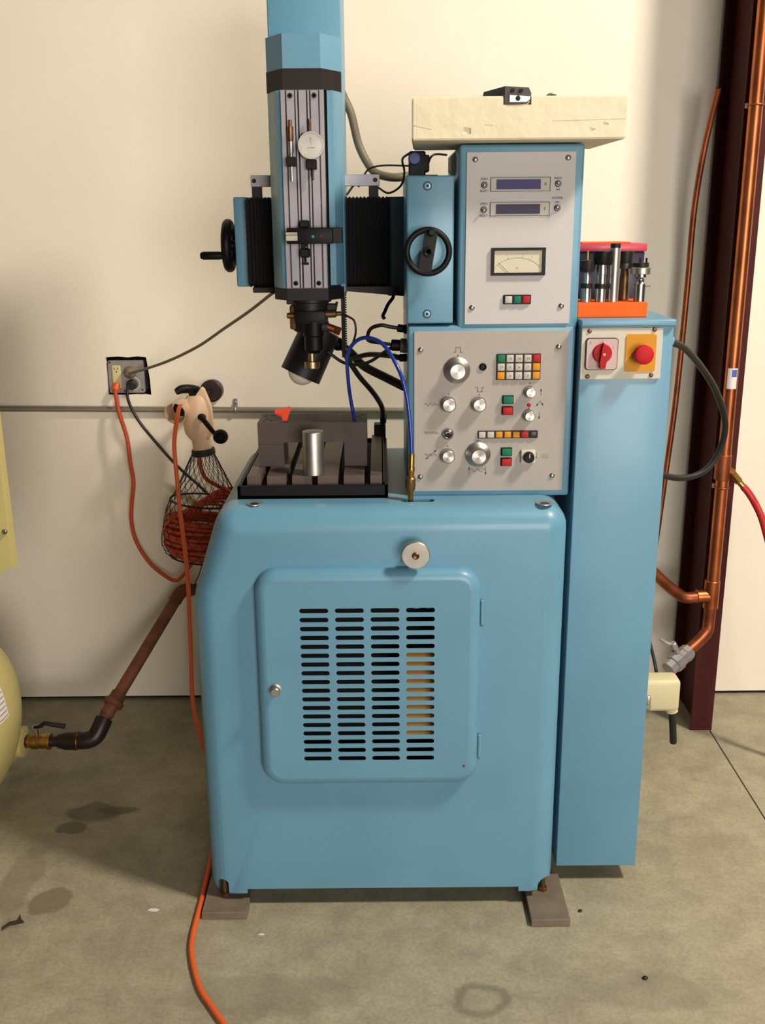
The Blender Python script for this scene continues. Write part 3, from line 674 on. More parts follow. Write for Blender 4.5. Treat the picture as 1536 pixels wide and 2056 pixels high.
# ---- cross axis: bellows, end plate, bar, wheel
def bellows(x0, x1, n, y0, y1, z0, z1):
    rings = []
    for i in range(2 * n + 1):
        x = x0 + (x1 - x0) * i / (2 * n); g = 0.004 if i % 2 else 0.0
        rings.append([(x, a, b) for a, b in rrect(y0 - g, y1 + g, z0 - g, z1 + g, 0.008, 3)])
    return MB().loft(rings)
part('bellows', bellows(-0.306, -0.225, 10, 2.37, 2.50, 1.412, 1.604), 'bellows_black', mach, 'black pleated bellows')
part('bellows', bellows(-0.090, 0.020, 13, 2.37, 2.50, 1.412, 1.604), 'bellows_black', mach, 'black pleated bellows')
part('bellows_tray', MB().box(-0.296, -0.236, 2.36, 2.50, 1.396, 1.409, 0.002, 1), 'black_paint', mach)
part('bellows_tray', MB().prism([(-0.08, 1.408), (-0.08, 1.398), (0.05, 1.386), (0.06, 1.386), (0.06, 1.408)], 'XZ', 2.36, 2.50), 'black_paint', mach)
part('end_plate', rbox(-0.337, -0.306, 2.395, 2.52, 1.408, 1.609, 0.004), 'blue_paint', mach)
part('slide_casting', MB().prism(rpoly([(0.018, 2.37), (0.060, 2.352), (0.060, 2.52), (0.018, 2.52)], [0.016, 0.004, 0.004, 0.004], 5), 'XY', 1.398, 1.606), 'dark_teal', mach)
bar = part('cross_bar', MB().box(-0.292, 0.0, 2.374, 2.384, 1.630, 1.655, 0.001, 1), 'aluminium', mach, 'flat grey bar behind the tower')
for x in (-0.284, -0.010): part('bar_screw', MB().lathe((x, 2.374, 1.643), (0, -1, 0), [(0, 0.005), (0.003, 0.0048), (0.003, 0.0025), (0.001, 0.0025)], 16), 'black_paint', bar)
for x in (-0.280, -0.014): part('bar_post', MB().box(x - 0.011, x + 0.011, 2.380, 2.40, 1.604, 1.650, 0.001, 1), 'black_paint', bar)
wheel('black hand wheel seen edge on at the left', (-0.360, 2.455, 1.500), (-1, 0, 0), 0.050, 0.012, (0, -0.75, -0.4), 0.045, 0.062, 0.0095, True)
part('clamp_lever', MB().tube([(0.025, 2.42, 1.393), (0.030, 2.42, 1.380), (0.018, 2.40, 1.365), (0.010, 2.38, 1.350), (0.005, 2.37, 1.340), (0.009, 2.37, 1.333)], 0.0042, 10).box(0.016, 0.05, 2.40, 2.44, 1.384, 1.399, 0.003, 2), 'black_plastic', mach)
enc = part('axis_encoder', MB().box(0.064, 0.100, 2.28, 2.33, 1.640, 1.698, 0.003, 1).box(0.095, 0.108, 2.28, 2.32, 1.655, 1.690, 0.002, 1).box(0.06, 0.125, 2.26, 2.33, 1.640, 1.648), 'black_plastic', mach, 'dark encoder on top of the slide box')
part('encoder_cap', MB().lathe((0.076, 2.282, 1.682), (0, -1, 0), [(0, 0.014), (0.012, 0.0135), (0.014, 0.011)], 20), 'encoder_blue', enc)
part('cable_duct', MB().prism([(0.150, 1.655), (0.158, 1.645), (0.19, 1.645), (0.19, 1.70), (0.168, 1.70), (0.150, 1.682)], 'XZ', 2.22, 2.30), 'plate_cream', mach)

# ---- tray and T-slot table
tr = MB(); TX0, TX1, TY0, TY1 = -0.3145, 0.0125, 2.088, 2.585
tr.box(TX0, TX1, TY0, TY1, 0.9745, 0.982)
for a in ((TX0, TX1, TY0, TY0 + 0.008), (TX0, TX1, TY1 - 0.008, TY1), (TX0, TX0 + 0.008, TY0, TY1), (TX1 - 0.008, TX1, TY0, TY1)): tr.box(a[0], a[1], a[2], a[3], 0.9745, 1.0035, 0.001, 1)
tray = part('tray', tr, 'black_plastic', mach, 'black tray around the work table')
part('tray_upstand', MB().box(-0.02, 0.010, 2.535, 2.575, 1.0, 1.048, 0.002, 1), 'black_plastic', tray)
part('tray_rail', MB().box(0.002, 0.0055, 2.12, 2.56, 1.0, 1.018), 'black_paint', tray)
slots = [-0.2585, -0.2035, -0.1475, -0.0905, -0.0325]
pr = [(-0.2955, 0.982)]
xs = -0.2955; top = 1.020
pr = [(-0.2955, 0.984), (-0.2955, top)]
for c in slots: pr += [(c - 0.0065, top), (c - 0.0065, 0.998), (c + 0.0065, 0.998), (c + 0.0065, top)]
pr += [(-0.0005, top), (-0.0005, 0.984)]
part('work_table', MB().prism(pr[::-1], 'XZ', 2.112, 2.545), 'table_steel', mach, 'steel table plate with T slots', smooth=False)
part('slot_shade', MB().box(-0.294, -0.003, 2.111, 2.546, 0.983, 0.9985), 'dark_inside', mach)  # near-black insert puts the shade of the table slots into colour
for x in slots: part('slot_floor_shade', MB().box(x - 0.0063, x + 0.0063, 2.1125, 2.5445, 0.998, 0.9987), 'dark_inside', mach)  # thin near-black strips, painted shade on each slot floor

# connectors on the left face of the lower housing
part('cable_connector', MB().cylb((0.057, 2.20, 1.326), (0.036, 2.20, 1.329), 0.0085, 0.001, 14).cyl((0.057, 2.2, 1.326), (0.052, 2.2, 1.3265), 0.0105, 14), 'black_plastic', mach)
part('cable_connector', MB().cylb((0.057, 2.20, 1.290), (0.042, 2.20, 1.291), 0.0155, 0.001, 16), 'grey_cable', mach)
part('connector_sleeve', MB().cylb((0.043, 2.20, 1.291), (0.022, 2.20, 1.292), 0.0125, 0.002, 16), 'black_plastic', mach)
part('cable_connector', MB().cylb((0.057, 2.20, 1.264), (0.040, 2.20, 1.264), 0.0085, 0.001, 14), 'black_plastic', mach)

# brass quick coupling in the oblong slot
bc = part('quick_coupling', MB().cyl((0.0605, 2.066, 0.955), (0.0605, 2.066, 1.002), 0.0072, 6), 'brass', mach, 'brass quick coupling feeding the blue hose')
part('coupling_sleeve', MB().lathe((0.0605, 2.066, 0.998), (0, 0, 1), [(0, 0.0095), (0.008, 0.0105), (0.010, 0.0112), (0.026, 0.0112), (0.029, 0.009)], 20), 'dark_brass', bc)
part('coupling_nipple', MB().lathe((0.0615, 2.066, 1.026), (0.03, 0, 1), [(0, 0.0068), (0.012, 0.0068), (0.014, 0.0078), (0.022, 0.0078), (0.024, 0.0066), (0.052, 0.0066)], 18), 'brass', bc)

# ================================================================== THINGS ON AND AROUND THE MACHINE
for x0, x1, y0, y1, lab in ((-0.427, -0.322, 1.957, 2.09, 'dark steel levelling plate beside the orange cord under the machine'), (0.332, 0.421, 1.922, 2.09, 'grey brown steel levelling plate under the machine near the tall cabinet')):
    cx = (x0 + x1) / 2
    single('levelling_plate', MB().box(x0, x1, y0, y1, 0.0005, 0.019, 0.001, 1), 'pad_steel', lab, 'plate', (cx, y0, 0), 'plates under the machine feet')

# white foam slab
fb = bmesh.new(); bmesh.ops.create_cube(fb, size=1)
for v in fb.verts: v.co = Vector((0.268 + v.co.x * 0.412, 2.17 + v.co.y * 0.28, 1.7395 + v.co.z * 0.078))
for v in fb.verts:
    if v.co.y > 2.2: v.co.x = 0.074 if v.co.x < 0.2 else 0.461
bmesh.ops.bevel(fb, geom=fb.edges[:], offset=0.003, segments=2, affect='EDGES')
fm = MB(); fm.frombm(fb)
foam = single('foam_block', fm, 'foam', 'yellowed white foam slab lying on top of the blue control housing', 'foam', (0.268, 2.17, 1.70))
cut(foam, [MB().box(0.236, 0.289, 2.0, 2.12, 1.7625, 1.80), MB().box(0.187, 0.30, 2.055, 2.14, 1.768, 1.80),
           MB().prism([(0.160, 1.7105), (0.1755, 1.7115), (0.175, 1.722), (0.1615, 1.7235)], 'XZ', 2.02, 2.0335), MB().prism([(0.404, 1.714), (0.414, 1.718), (0.402, 1.722)], 'XZ', 2.02, 2.0325),
           MB().prism([(0.33, 1.7335), (0.472, 1.7365), (0.48, 1.7355), (0.33, 1.7325)], 'XZ', 2.02, 2.0315), MB().prism([(0.065, 1.728), (0.10, 1.720), (0.10, 1.719), (0.065, 1.726)], 'XZ', 2.02, 2.032),
           MB().prism([(0.425, 1.7245), (0.438, 1.7255), (0.437, 1.729), (0.428, 1.731)], 'XZ', 2.02, 2.032), MB().prism([(0.20, 1.7265), (0.216, 1.7255), (0.216, 1.727), (0.2, 1.728)], 'XZ', 2.02, 2.0315)])

g = thing('clamp_tool', 'black and bright steel faceted holder set into the notch of the foam slab', 'tool', (0.262, 2.055, 1.763))
def wedge(mb, pf, pb, y0, y1):
    n_ = len(pf); mb.add([(x, y0, z) for x, z in pf] + [(x, y1, z) for x, z in pb], [tuple(range(n_)), tuple(range(2 * n_ - 1, n_ - 1, -1))] + [(i, i + n_, (i + 1) % n_ + n_, (i + 1) % n_) for i in range(n_)])
    return mb
part('tool_body', wedge(MB(), [(0.2385, 1.7640), (0.2800, 1.7640), (0.2875, 1.7715), (0.2885, 1.7830), (0.2835, 1.7930), (0.2385, 1.7955)], [(0.200, 1.7700), (0.275, 1.7700), (0.282, 1.7770), (0.283, 1.7830), (0.278, 1.7950), (0.205, 1.7935)], 2.030, 2.10), 'tool_brown', g, ang=20)
part('tool_face', wedge(MB(), [(0.2475, 1.7675), (0.2795, 1.7675), (0.2850, 1.7715), (0.2860, 1.7765), (0.2475, 1.7795)], [(0.2475, 1.7675), (0.2795, 1.7675), (0.2850, 1.7715), (0.2860, 1.7765), (0.2475, 1.7795)], 2.0265, 2.0305), 'steel', g, ang=20)
for x, z, r in ((0.2530, 1.7875, 0.0036), (0.2685, 1.7868, 0.0038), (0.2630, 1.7735, 0.0048)): part('tool_hole', MB().lathe((x, 2.031, z), (0, -1, 0), [(0, r), (0.0052, r)], 16), 'dark_inside', g)
part('tool_pin', MB().cylb((0.207, 2.07, 1.777), (0.193, 2.045, 1.776), 0.0045, 0.001, 12), 'black_paint', g)
single('scrap_wire', MB().tube([(0.322, 2.06, 1.7792), (0.328, 2.062, 1.7835), (0.336, 2.064, 1.7842), (0.343, 2.066, 1.7792)], 0.0026, 8), 'dark_steel', 'small bent grey metal strip lying on the foam slab', 'metal strip', (0.332, 2.062, 1.778))

# bridge fixture on the table
fx = thing('bridge_fixture', 'dark grey steel bridge block standing on the slotted table', 'fixture', (-0.157, 2.25, 1.02))
fo = MB().prism([(-0.279, 1.0205), (-0.222, 1.0205), (-0.222, 1.076), (-0.085, 1.076), (-0.085, 1.0205), (-0.034, 1.0205), (-0.034, 1.121), (-0.279, 1.121)], 'XZ', 2.200, 2.312)
part('bridge_body', fo, 'fixture_steel', fx, smooth=False)
gv = MB()
for i in range(7): gv.box(-0.216 + i * 0.021, -0.2125 + i * 0.021, 2.206, 2.306, 1.1205, 1.1214)
part('top_grooves', gv, 'black_paint', fx)
hh = MB()
for x, y in ((-0.266, 2.215), (-0.262, 2.245), (-0.268, 2.28), (-0.25, 2.225), (-0.25, 2.29), (-0.06, 2.215), (-0.05, 2.245), (-0.045, 2.285), (-0.056, 2.27)): hh.lathe((x, y, 1.1205), (0, 0, 1), [(0, 0.0045), (0.0008, 0.0043)], 12)
part('bolt_holes', hh, 'dark_inside', fx)
part('leg_line', MB().box(-0.0852, -0.0338, 2.1994, 2.2002, 1.0725, 1.0735).box(-0.2792, -0.2218, 2.1994, 2.2002, 1.0725, 1.0735), 'dark_steel', fx)

single('steel_cylinder', MB().lathe((-0.150, 2.128, 1.0205), (0, 0, 1), [(0, 0.0225), (0.001, 0.0235), (0.093, 0.0235), (0.0955, 0.0225), (0.096, 0.020)], 36), 'steel_brushed', 'short bright steel cylinder standing in front of the bridge block', 'cylinder', (-0.15, 2.128, 1.02))

cl = thing('spring_clip', 'bright orange red plastic clip standing on the bridge block', 'clip', (-0.222, 2.225, 1.121))
part('clip_body', MB().prism([(-0.2235, 1.1216), (-0.2135, 1.1216), (-0.2100, 1.134), (-0.2040, 1.1475), (-0.2090, 1.1530), (-0.2190, 1.1490), (-0.2400, 1.1460), (-0.2410, 1.1385), (-0.2300, 1.1330), (-0.2250, 1.131)], 'XZ', 2.218, 2.232), 'red_clip', cl, ang=20)
part('clip_grip', MB().box(-0.238, -0.220, 2.215, 2.235, 1.137, 1.1405, 0.001, 1), 'red_clip', cl)

# work lamp
wl = thing('work_lamp', 'black cylindrical work lamp with pale bulb hanging behind the spindle', 'lamp', (-0.16, 2.38, 1.18))
a0 = Vector((-0.140, 2.385, 1.312)); a1 = Vector((-0.193, 2.370, 1.202)); ax = (a1 - a0); Ls = ax.length
part('lamp_shade', MB().lathe(a0, ax, [(0, 0.012), (0.001, 0.043), (0.004, 0.0475), (Ls, 0.0495), (Ls, 0.0475), (0.02, 0.045), (0.018, 0.01)], 40), 'black_paint', wl)
part('lamp_bulb', MB().sphere(a1 - ax.normalized() * 0.012, 0.034, 24, 14), 'bulb', wl)
part('lamp_arm', MB().tube([(-0.110, 2.40, 1.280), (-0.072, 2.40, 1.250), (-0.042, 2.38, 1.222), (0.011, 2.35, 1.198), (0.054, 2.31, 1.182)], 0.0105, 12), 'black_cable', wl)
part('arm_joint', MB().sphere((-0.103, 2.40, 1.272), 0.016, 16, 10), 'black_plastic', wl)

# dial indicator and micrometer on the rail
di = thing('dial_indicator', 'round dial gauge with cream face clamped on the tower rail', 'gauge', (-0.141, 2.19, 1.66))
part('bezel', MB().lathe((-0.141, 2.202, 1.7045), (0, -1, 0), [(0, 0.0235), (0.003, 0.0268), (0.012, 0.0275), (0.0165, 0.0268), (0.0165, 0.0245), (0.014, 0.024)], 40), 'steel_brushed', di)
part('dial_face', MB().lathe((-0.141, 2.190, 1.7045), (0, -1, 0), [(0, 0.0248), (0.0015, 0.0246)], 36), 'dial_face', di)
dm = MB(); yd = 2.1884
for i in range(40):
    q = 2 * PI * i / 40; r1 = 0.0205 if i % 4 == 0 else 0.0218
    dm.ribbon([(-0.141 + r1 * math.sin(q), 1.7045 + r1 * math.cos(q)), (-0.141 + 0.0232 * math.sin(q), 1.7045 + 0.0232 * math.cos(q))], 0.0003, yd)
dm.ribbon([(-0.141, 1.7045), (-0.1435, 1.7215)], 0.0005, yd); dm.ribbon([(-0.1475, 1.6995), (-0.1345, 1.6995)], 0.0011, yd)
text(dm, '0', -0.141, 1.7175, 0.005, yd)
part('dial_marks', dm, 'print_black', di, smooth=False)
part('gauge_stem', MB().cyl((-0.1435, 2.203, 1.727), (-0.1435, 2.203, 1.757), 0.0032, 12), 'dark_brass', di)
part('gauge_clamp', MB().box(-0.152, -0.131, 2.192, 2.2125, 1.658, 1.677, 0.001, 1), 'black_plastic', di)
part('gauge_plunger', MB().cyl((-0.1395, 2.20, 1.640), (-0.1395, 2.20, 1.66), 0.0024, 10).sphere((-0.1395, 2.2, 1.639), 0.0026, 10, 6), 'dark_steel', di)
part('crown_screw', MB().cylb((-0.1605, 2.2, 1.728), (-0.154, 2.2, 1.722), 0.0032, 0.0008, 10), 'dark_steel', di)
mi = thing('micrometer_head', 'slim steel micrometer head clamped on the tower rail', 'micrometer', (-0.185, 2.195, 1.66))
part('micrometer_thimble', MB().lathe((-0.1838, 2.199, 1.755), (0, 0, -1), [(0, 0.0035), (0.012, 0.0035), (0.013, 0.0065), (0.036, 0.0065), (0.042, 0.0055)], 18), 'dark_brass', mi)
part('micrometer_sleeve', MB().lathe((-0.1838, 2.199, 1.713), (0, 0, -1), [(0, 0.0058), (0.022, 0.0056), (0.026, 0.0038), (0.03, 0.0038)], 18), 'steel_brushed', mi)
part('micrometer_clamp', MB().box(-0.1930, -0.1745, 2.190, 2.2125, 1.664, 1.683, 0.001, 1), 'black_plastic', mi)
part('micrometer_spindle', MB().cyl((-0.1835, 2.199, 1.635), (-0.1835, 2.199, 1.665), 0.0024, 10), 'steel', mi)

# orange holder with collet tools on the cabinet
CZ = 1.3545
single('tool_holder', MB().box(0.413, 0.5595, 2.124, 2.235, CZ, 1.3850, 0.001, 1), 'orange_block', 'bright orange block holding steel collet tools on the blue cabinet', 'holder', (0.486, 2.18, CZ))
TG = None
def tool(label, x, y, parts_):
    t = thing('collet_tool', label, 'tool', (x, y, 1.3855), 'collet tools in the orange holder')
    for nm, m, prof in parts_: part(nm, MB().lathe((x, y, 1.3855), (0, 0, 1), prof, 24), m, t)
    return t
tool('steel collet tool with dark collar and ring in orange holder beside the housing', 0.4345, 2.150, [('shank', 'steel', [(0, 0.0115), (0.028, 0.0115)]), ('collar', 'black_paint', [(0.028, 0.0125), (0.038, 0.0125)]), ('tool_body', 'steel', [(0.038, 0.009), (0.052, 0.0095), (0.062, 0.007)]), ('tool_head', 'black_paint', [(0.062, 0.014), (0.07, 0.016), (0.085, 0.016)]), ('pin', 'brass', [(0.085, 0.0022), (0.105, 0.002)])])
tool('steel collet tool with wide black head in orange holder', 0.4655, 2.150, [('shank', 'steel', [(0, 0.0120), (0.027, 0.0120)]), ('collar', 'black_paint', [(0.027, 0.0135), (0.037, 0.0135)]), ('tool_body', 'steel', [(0.037, 0.0115), (0.055, 0.0115), (0.056, 0.0125), (0.076, 0.0110)]), ('tool_head', 'black_plastic', [(0.076, 0.018), (0.079, 0.0195), (0.102, 0.0195), (0.104, 0.018)])])
t3 = tool('tall plain grey steel rod with dark tip in orange holder', 0.4905, 2.145, [('shank', 'steel_brushed', [(0, 0.0105), (0.110, 0.0105)]), ('tip', 'black_paint', [(0.110, 0.0105), (0.118, 0.0105), (0.119, 0.009)])])
tool('brownish collet tool with wide dark flange in orange holder', 0.5245, 2.195, [('shank', 'dark_brass', [(0, 0.011), (0.05, 0.010), (0.066, 0.008)]), ('flange', 'dark_steel', [(0.066, 0.022), (0.077, 0.022)]), ('tool_head', 'black_paint', [(0.077, 0.015), (0.095, 0.017), (0.102, 0.017)])])
t5 = tool('steel collet tool with broad bright disc and two pins in orange holder', 0.5475, 2.150, [('shank', 'steel', [(0, 0.0120), (0.036, 0.0120), (0.040, 0.009), (0.046, 0.0085), (0.050, 0.0125), (0.056, 0.0125)]), ('disc', 'steel_brushed', [(0.056, 0.020), (0.057, 0.0215), (0.069, 0.0215), (0.070, 0.020)]), ('tool_head', 'black_paint', [(0.070, 0.016), (0.079, 0.016)])])
part('cross_pin', MB().cyl((0.530, 2.150, 1.4165), (0.5695, 2.150, 1.4165), 0.0017, 8), 'steel', t5)
for dx in (-0.004, 0.009): part('stud', MB().cyl((0.5475 + dx, 2.145, 1.4645), (0.5475 + dx, 2.145, 1.4745), 0.0022, 8), 'black_paint', t5)
rb_ = thing('plastic_box', 'dark translucent box with pink red lid standing behind the orange holder', 'box', (0.515, 2.34, CZ))
part('box_body', MB().box(0.440, 0.588, 2.285, 2.40, CZ, 1.484, 0.003, 2), 'box_navy', rb_)
part('box_lid', MB().box(0.437, 0.592, 2.281, 2.404, 1.484, 1.501, 0.003, 2), 'box_pink', rb_)
part('lid_rim', MB().box(0.45, 0.56, 2.30, 2.39, 1.501, 1.504, 0.001, 1), 'orange_block', rb_)

# ================================================================== CABLES AND HOSES
def cable(name, label, cat, pts, r, m, n=8, group=None):
    return single(name, MB().tube(pts, r, n), m, label, cat, pts[0], group, ang=60)
cable('blue_hose', 'glossy blue air hose arching from the bridge block to the brass coupling', 'hose', [(-0.062, 2.24, 1.122), (-0.070, 2.23, 1.170), (-0.074, 2.21, 1.218), (-0.074, 2.19, 1.270), (-0.057, 2.17, 1.302), (-0.029, 2.15, 1.314), (0.005, 2.13, 1.301), (0.036, 2.10, 1.254), (0.052, 2.09, 1.203), (0.060, 2.08, 1.141), (0.063, 2.066, 1.074)], 0.0042, 'blue_hose', 12)
cable('cable', 'black cable looping out of the top connector beside the panel', 'cable', [(0.036, 2.20, 1.329), (0.022, 2.20, 1.331), (0.000, 2.20, 1.335), (-0.022, 2.22, 1.326), (-0.030, 2.25, 1.306), (-0.026, 2.28, 1.292), (0.006, 2.25, 1.290), (0.024, 2.20, 1.293)], 0.0042, 'black_cable')
cable('cable', 'black cable drooping from the grey connector to the spindle lamp', 'cable', [(0.024, 2.20, 1.287), (0.005, 2.22, 1.273), (-0.023, 2.27, 1.248), (-0.052, 2.30, 1.236), (-0.088, 2.33, 1.237), (-0.125, 2.335, 1.262)], 0.0038, 'black_cable')
cable('cable', 'thick black cable from the lowest connector to the lamp arm', 'cable', [(0.041, 2.20, 1.264), (0.020, 2.22, 1.266), (-0.029, 2.30, 1.259), (-0.071, 2.37, 1.240)], 0.0060, 'black_cable')
cable('cable', 'thin black lead hanging from the brass spindle contact', 'cable', [(-0.089, 2.245, 1.357), (-0.073, 2.27, 1.348), (-0.060, 2.28, 1.337), (-0.057, 2.28, 1.314), (-0.063, 2.30, 1.290), (-0.075, 2.32, 1.265), (-0.08, 2.34, 1.25)], 0.0024, 'black_cable')
tc_ = thing('tray_cable', 'thick black cable running down to the gland at the back of the tray', 'cable', (0.004, 2.545, 1.048))
part('cable_run', MB().tube([(-0.085, 2.44, 1.236), (-0.055, 2.46, 1.186), (-0.022, 2.49, 1.141), (0.000, 2.53, 1.098), (0.0045, 2.55, 1.062)], 0.0066, 10), 'black_cable', tc_)
part('gland', MB().cylb((0.0035, 2.553, 1.0485), (0.0045, 2.55, 1.075), 0.0085, 0.002, 14), 'black_plastic', tc_)
cable('corrugated_hose', 'brownish grey hose curving down from the back of the tower cap', 'hose', [(-0.090, 2.49, 1.850), (-0.082, 2.50, 1.832), (-0.065, 2.50, 1.794), (-0.049, 2.50, 1.728), (-0.026, 2.49, 1.682), (-0.006, 2.47, 1.661), (0.032, 2.45, 1.651), (0.075, 2.46, 1.655)], 0.0098, 'grey_cable', 12)
cable('cable', 'thin black wire arched above the end of the flat bar', 'cable', [(-0.05, 2.45, 1.63), (-0.043, 2.45, 1.642), (-0.026, 2.45, 1.669), (0.009, 2.42, 1.676), (0.064, 2.33, 1.670)], 0.0022, 'black_cable')
cable('cable', 'thin black wire dipping between the flat bar and the encoder', 'cable', [(-0.078, 2.44, 1.612), (-0.049, 2.44, 1.642), (-0.008, 2.42, 1.630), (0.020, 2.40, 1.615), (0.048, 2.36, 1.630), (0.055, 2.33, 1.658), (0.050, 2.30, 1.682), (0.066, 2.30, 1.695)], 0.0025, 'black_cable')
cable('cable', 'short black wire rising from the encoder to the foam slab', 'cable', [(0.106, 2.30, 1.672), (0.112, 2.30, 1.686), (0.125, 2.33, 1.694), (0.15, 2.36, 1.694)], 0.0025, 'black_cable')
cable('power_cable', 'thick black cable looping out of the cabinet side by the red button', 'cable', [(0.618, 2.149, 1.301), (0.667, 2.20, 1.279), (0.735, 2.28, 1.223), (0.794, 2.34, 1.155), (0.834, 2.38, 1.075), (0.833, 2.40, 1.003), (0.800, 2.40, 0.952), (0.740, 2.38, 0.939), (0.672, 2.36, 0.956), (0.608, 2.36, 0.985)], 0.0078, 'green_black_cable', 12)
cable('cable', 'dark cable hanging below the cream connector hood', 'cable', [(0.703, 2.20, 0.397), (0.709, 2.205, 0.36), (0.719, 2.22, 0.302)], 0.0088, 'green_black_cable', 10)
cable('cable', 'thin black cable dropping behind the cream connector hood', 'cable', [(0.609, 2.30, 0.64), (0.640, 2.295, 0.60), (0.653, 2.28, 0.565), (0.668, 2.25, 0.50), (0.675, 2.235, 0.44), (0.672, 2.24, 0.40)], 0.0042, 'black_cable')
cable('cable', 'grey brown cable sagging from the wall outlet to the tower', 'cable', [(-0.768, 3.040, 1.114), (-0.697, 3.000, 1.137), (-0.612, 2.920, 1.171), (-0.511, 2.820, 1.222), (-0.423, 2.720, 1.279), (-0.338, 2.600, 1.334), (-0.265, 2.470, 1.386), (-0.250, 2.438, 1.395)], 0.0042, 'grey_cable')
cable('cable', 'black cord hanging from the outlet and passing behind the machine', 'cable', [(-0.779, 3.058, 1.082), (-0.780, 3.04, 1.037), (-0.754, 3.03, 0.977), (-0.705, 3.03, 0.906), (-0.643, 3.04, 0.824), (-0.579, 3.05, 0.756), (-0.534, 3.05, 0.707), (-0.474, 3.05, 0.648), (-0.40, 3.05, 0.60)], 0.0046, 'black_cable')
oc = thing('extension_cord', 'orange cord plugged into the ivory outlet and looping along the wall', 'cord', (-0.820, 3.06, 1.06))
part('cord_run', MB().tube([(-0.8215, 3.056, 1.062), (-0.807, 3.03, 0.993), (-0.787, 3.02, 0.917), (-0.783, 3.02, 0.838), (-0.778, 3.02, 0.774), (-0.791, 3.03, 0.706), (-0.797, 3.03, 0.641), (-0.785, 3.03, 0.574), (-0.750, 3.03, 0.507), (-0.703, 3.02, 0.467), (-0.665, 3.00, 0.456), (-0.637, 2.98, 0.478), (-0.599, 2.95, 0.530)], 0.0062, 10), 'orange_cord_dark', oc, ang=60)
part('cord_plug', MB().cylb((-0.817, 3.070, 1.078), (-0.8215, 3.054, 1.058), 0.011, 0.003, 14), 'orange_cord', oc)
cable('extension_cord', 'bright orange cord hanging from the peach reel and curling across the floor', 'cord', [(-0.585, 2.915, 1.035), (-0.588, 2.87, 1.040), (-0.586, 2.82, 1.018), (-0.589, 2.79, 0.980), (-0.590, 2.77, 0.939), (-0.584, 2.75, 0.857), (-0.577, 2.73, 0.759), (-0.564, 2.70, 0.649), (-0.558, 2.68, 0.551), (-0.554, 2.64, 0.383), (-0.549, 2.60, 0.214), (-0.505, 2.53, 0.085), (-0.475, 2.43, 0.010), (-0.447, 2.25, 0.008), (-0.439, 2.057, 0.0075), (-0.438, 1.976, 0.0075), (-0.437, 1.891, 0.0075), (-0.427, 1.828, 0.0075), (-0.395, 1.738, 0.0075), (-0.360, 1.682, 0.0075), (-0.327, 1.634, 0.0075), (-0.25, 1.53, 0.0075), (-0.12, 1.38, 0.0075)], 0.0064, 'orange_cord', 10)

# ================================================================== WALL ITEMS
ob = thing('outlet_box', 'metal wall outlet box with ivory socket and plugs in a rough cut hole', 'outlet', (-0.788, 3.085, 1.048))
part('box_shell', MB().box(-0.840, -0.736, 3.0875, 3.14, 1.052, 1.146), 'galvanised', ob)
part('cover_plate', MB().prism(rrect(-0.8435, -0.7335, 1.0485, 1.149, 0.006), 'XZ', 3.0785, 3.0870), 'galvanised', ob)
part('socket', MB().box(-0.8315, -0.8045, 3.0745, 3.079, 1.064, 1.134, 0.002, 1), 'ivory', ob, 'ivory duplex socket')
so = MB()
for dx in (-0.0052, 0.0052): so.box(-0.818 + dx - 0.0009, -0.818 + dx + 0.0009, 3.0741, 3.0748, 1.121, 1.1275)
so.lathe((-0.8175, 3.0748, 1.1145), (0, -1, 0), [(0, 0.0022), (0.0006, 0.0022)], 10)
part('socket_slots', so, 'dark_inside', ob)
part('plug', MB().lathe((-0.774, 3.079, 1.113), (0, -1, 0), [(0, 0.0185), (0.018, 0.018), (0.030, 0.014), (0.036, 0.007)], 24), 'grey_cable', ob, 'round grey brown plug')
part('plug', MB().lathe((-0.772, 3.079, 1.075), (0, -1, 0), [(0, 0.0165), (0.016, 0.0155), (0.020, 0.012)], 22), 'black_rubber', ob, 'dark square shouldered plug').scale = (1, 1, 1)
part('socket_ring', MB().torus((-0.768, 3.079, 1.077), (0, 1, 0), 0.0195, 0.0015, 24, 6), 'ivory', ob)
for x, z in ((-0.838, 1.143), (-0.742, 1.058), (-0.797, 1.055)): part('plate_screw', MB().lathe((x, 3.0785, z), (0, -1, 0), [(0, 0.0032), (0.0015, 0.0028)], 12), 'dark_steel', ob)

cd = thing('conduit', 'thin grey steel conduit running along the wall behind the machine', 'conduit', (-0.6, 3.07, 0.99))
part('conduit_pipe', MB().cyl((-3.9, 3.070, 1.040), (0.35, 3.070, 0.983), 0.0092, 14), 'conduit_grey', cd)
part('conduit_strap', MB().torus((-0.455, 3.070, 0.993), (1, 0, -0.01), 0.0105, 0.0022, 20, 6).box(-0.460, -0.449, 3.0745, 3.080, 1.0, 1.028, 0.001, 1).sphere((-0.4545, 3.073, 1.017), 0.0045, 10, 6), 'galvanised', cd)

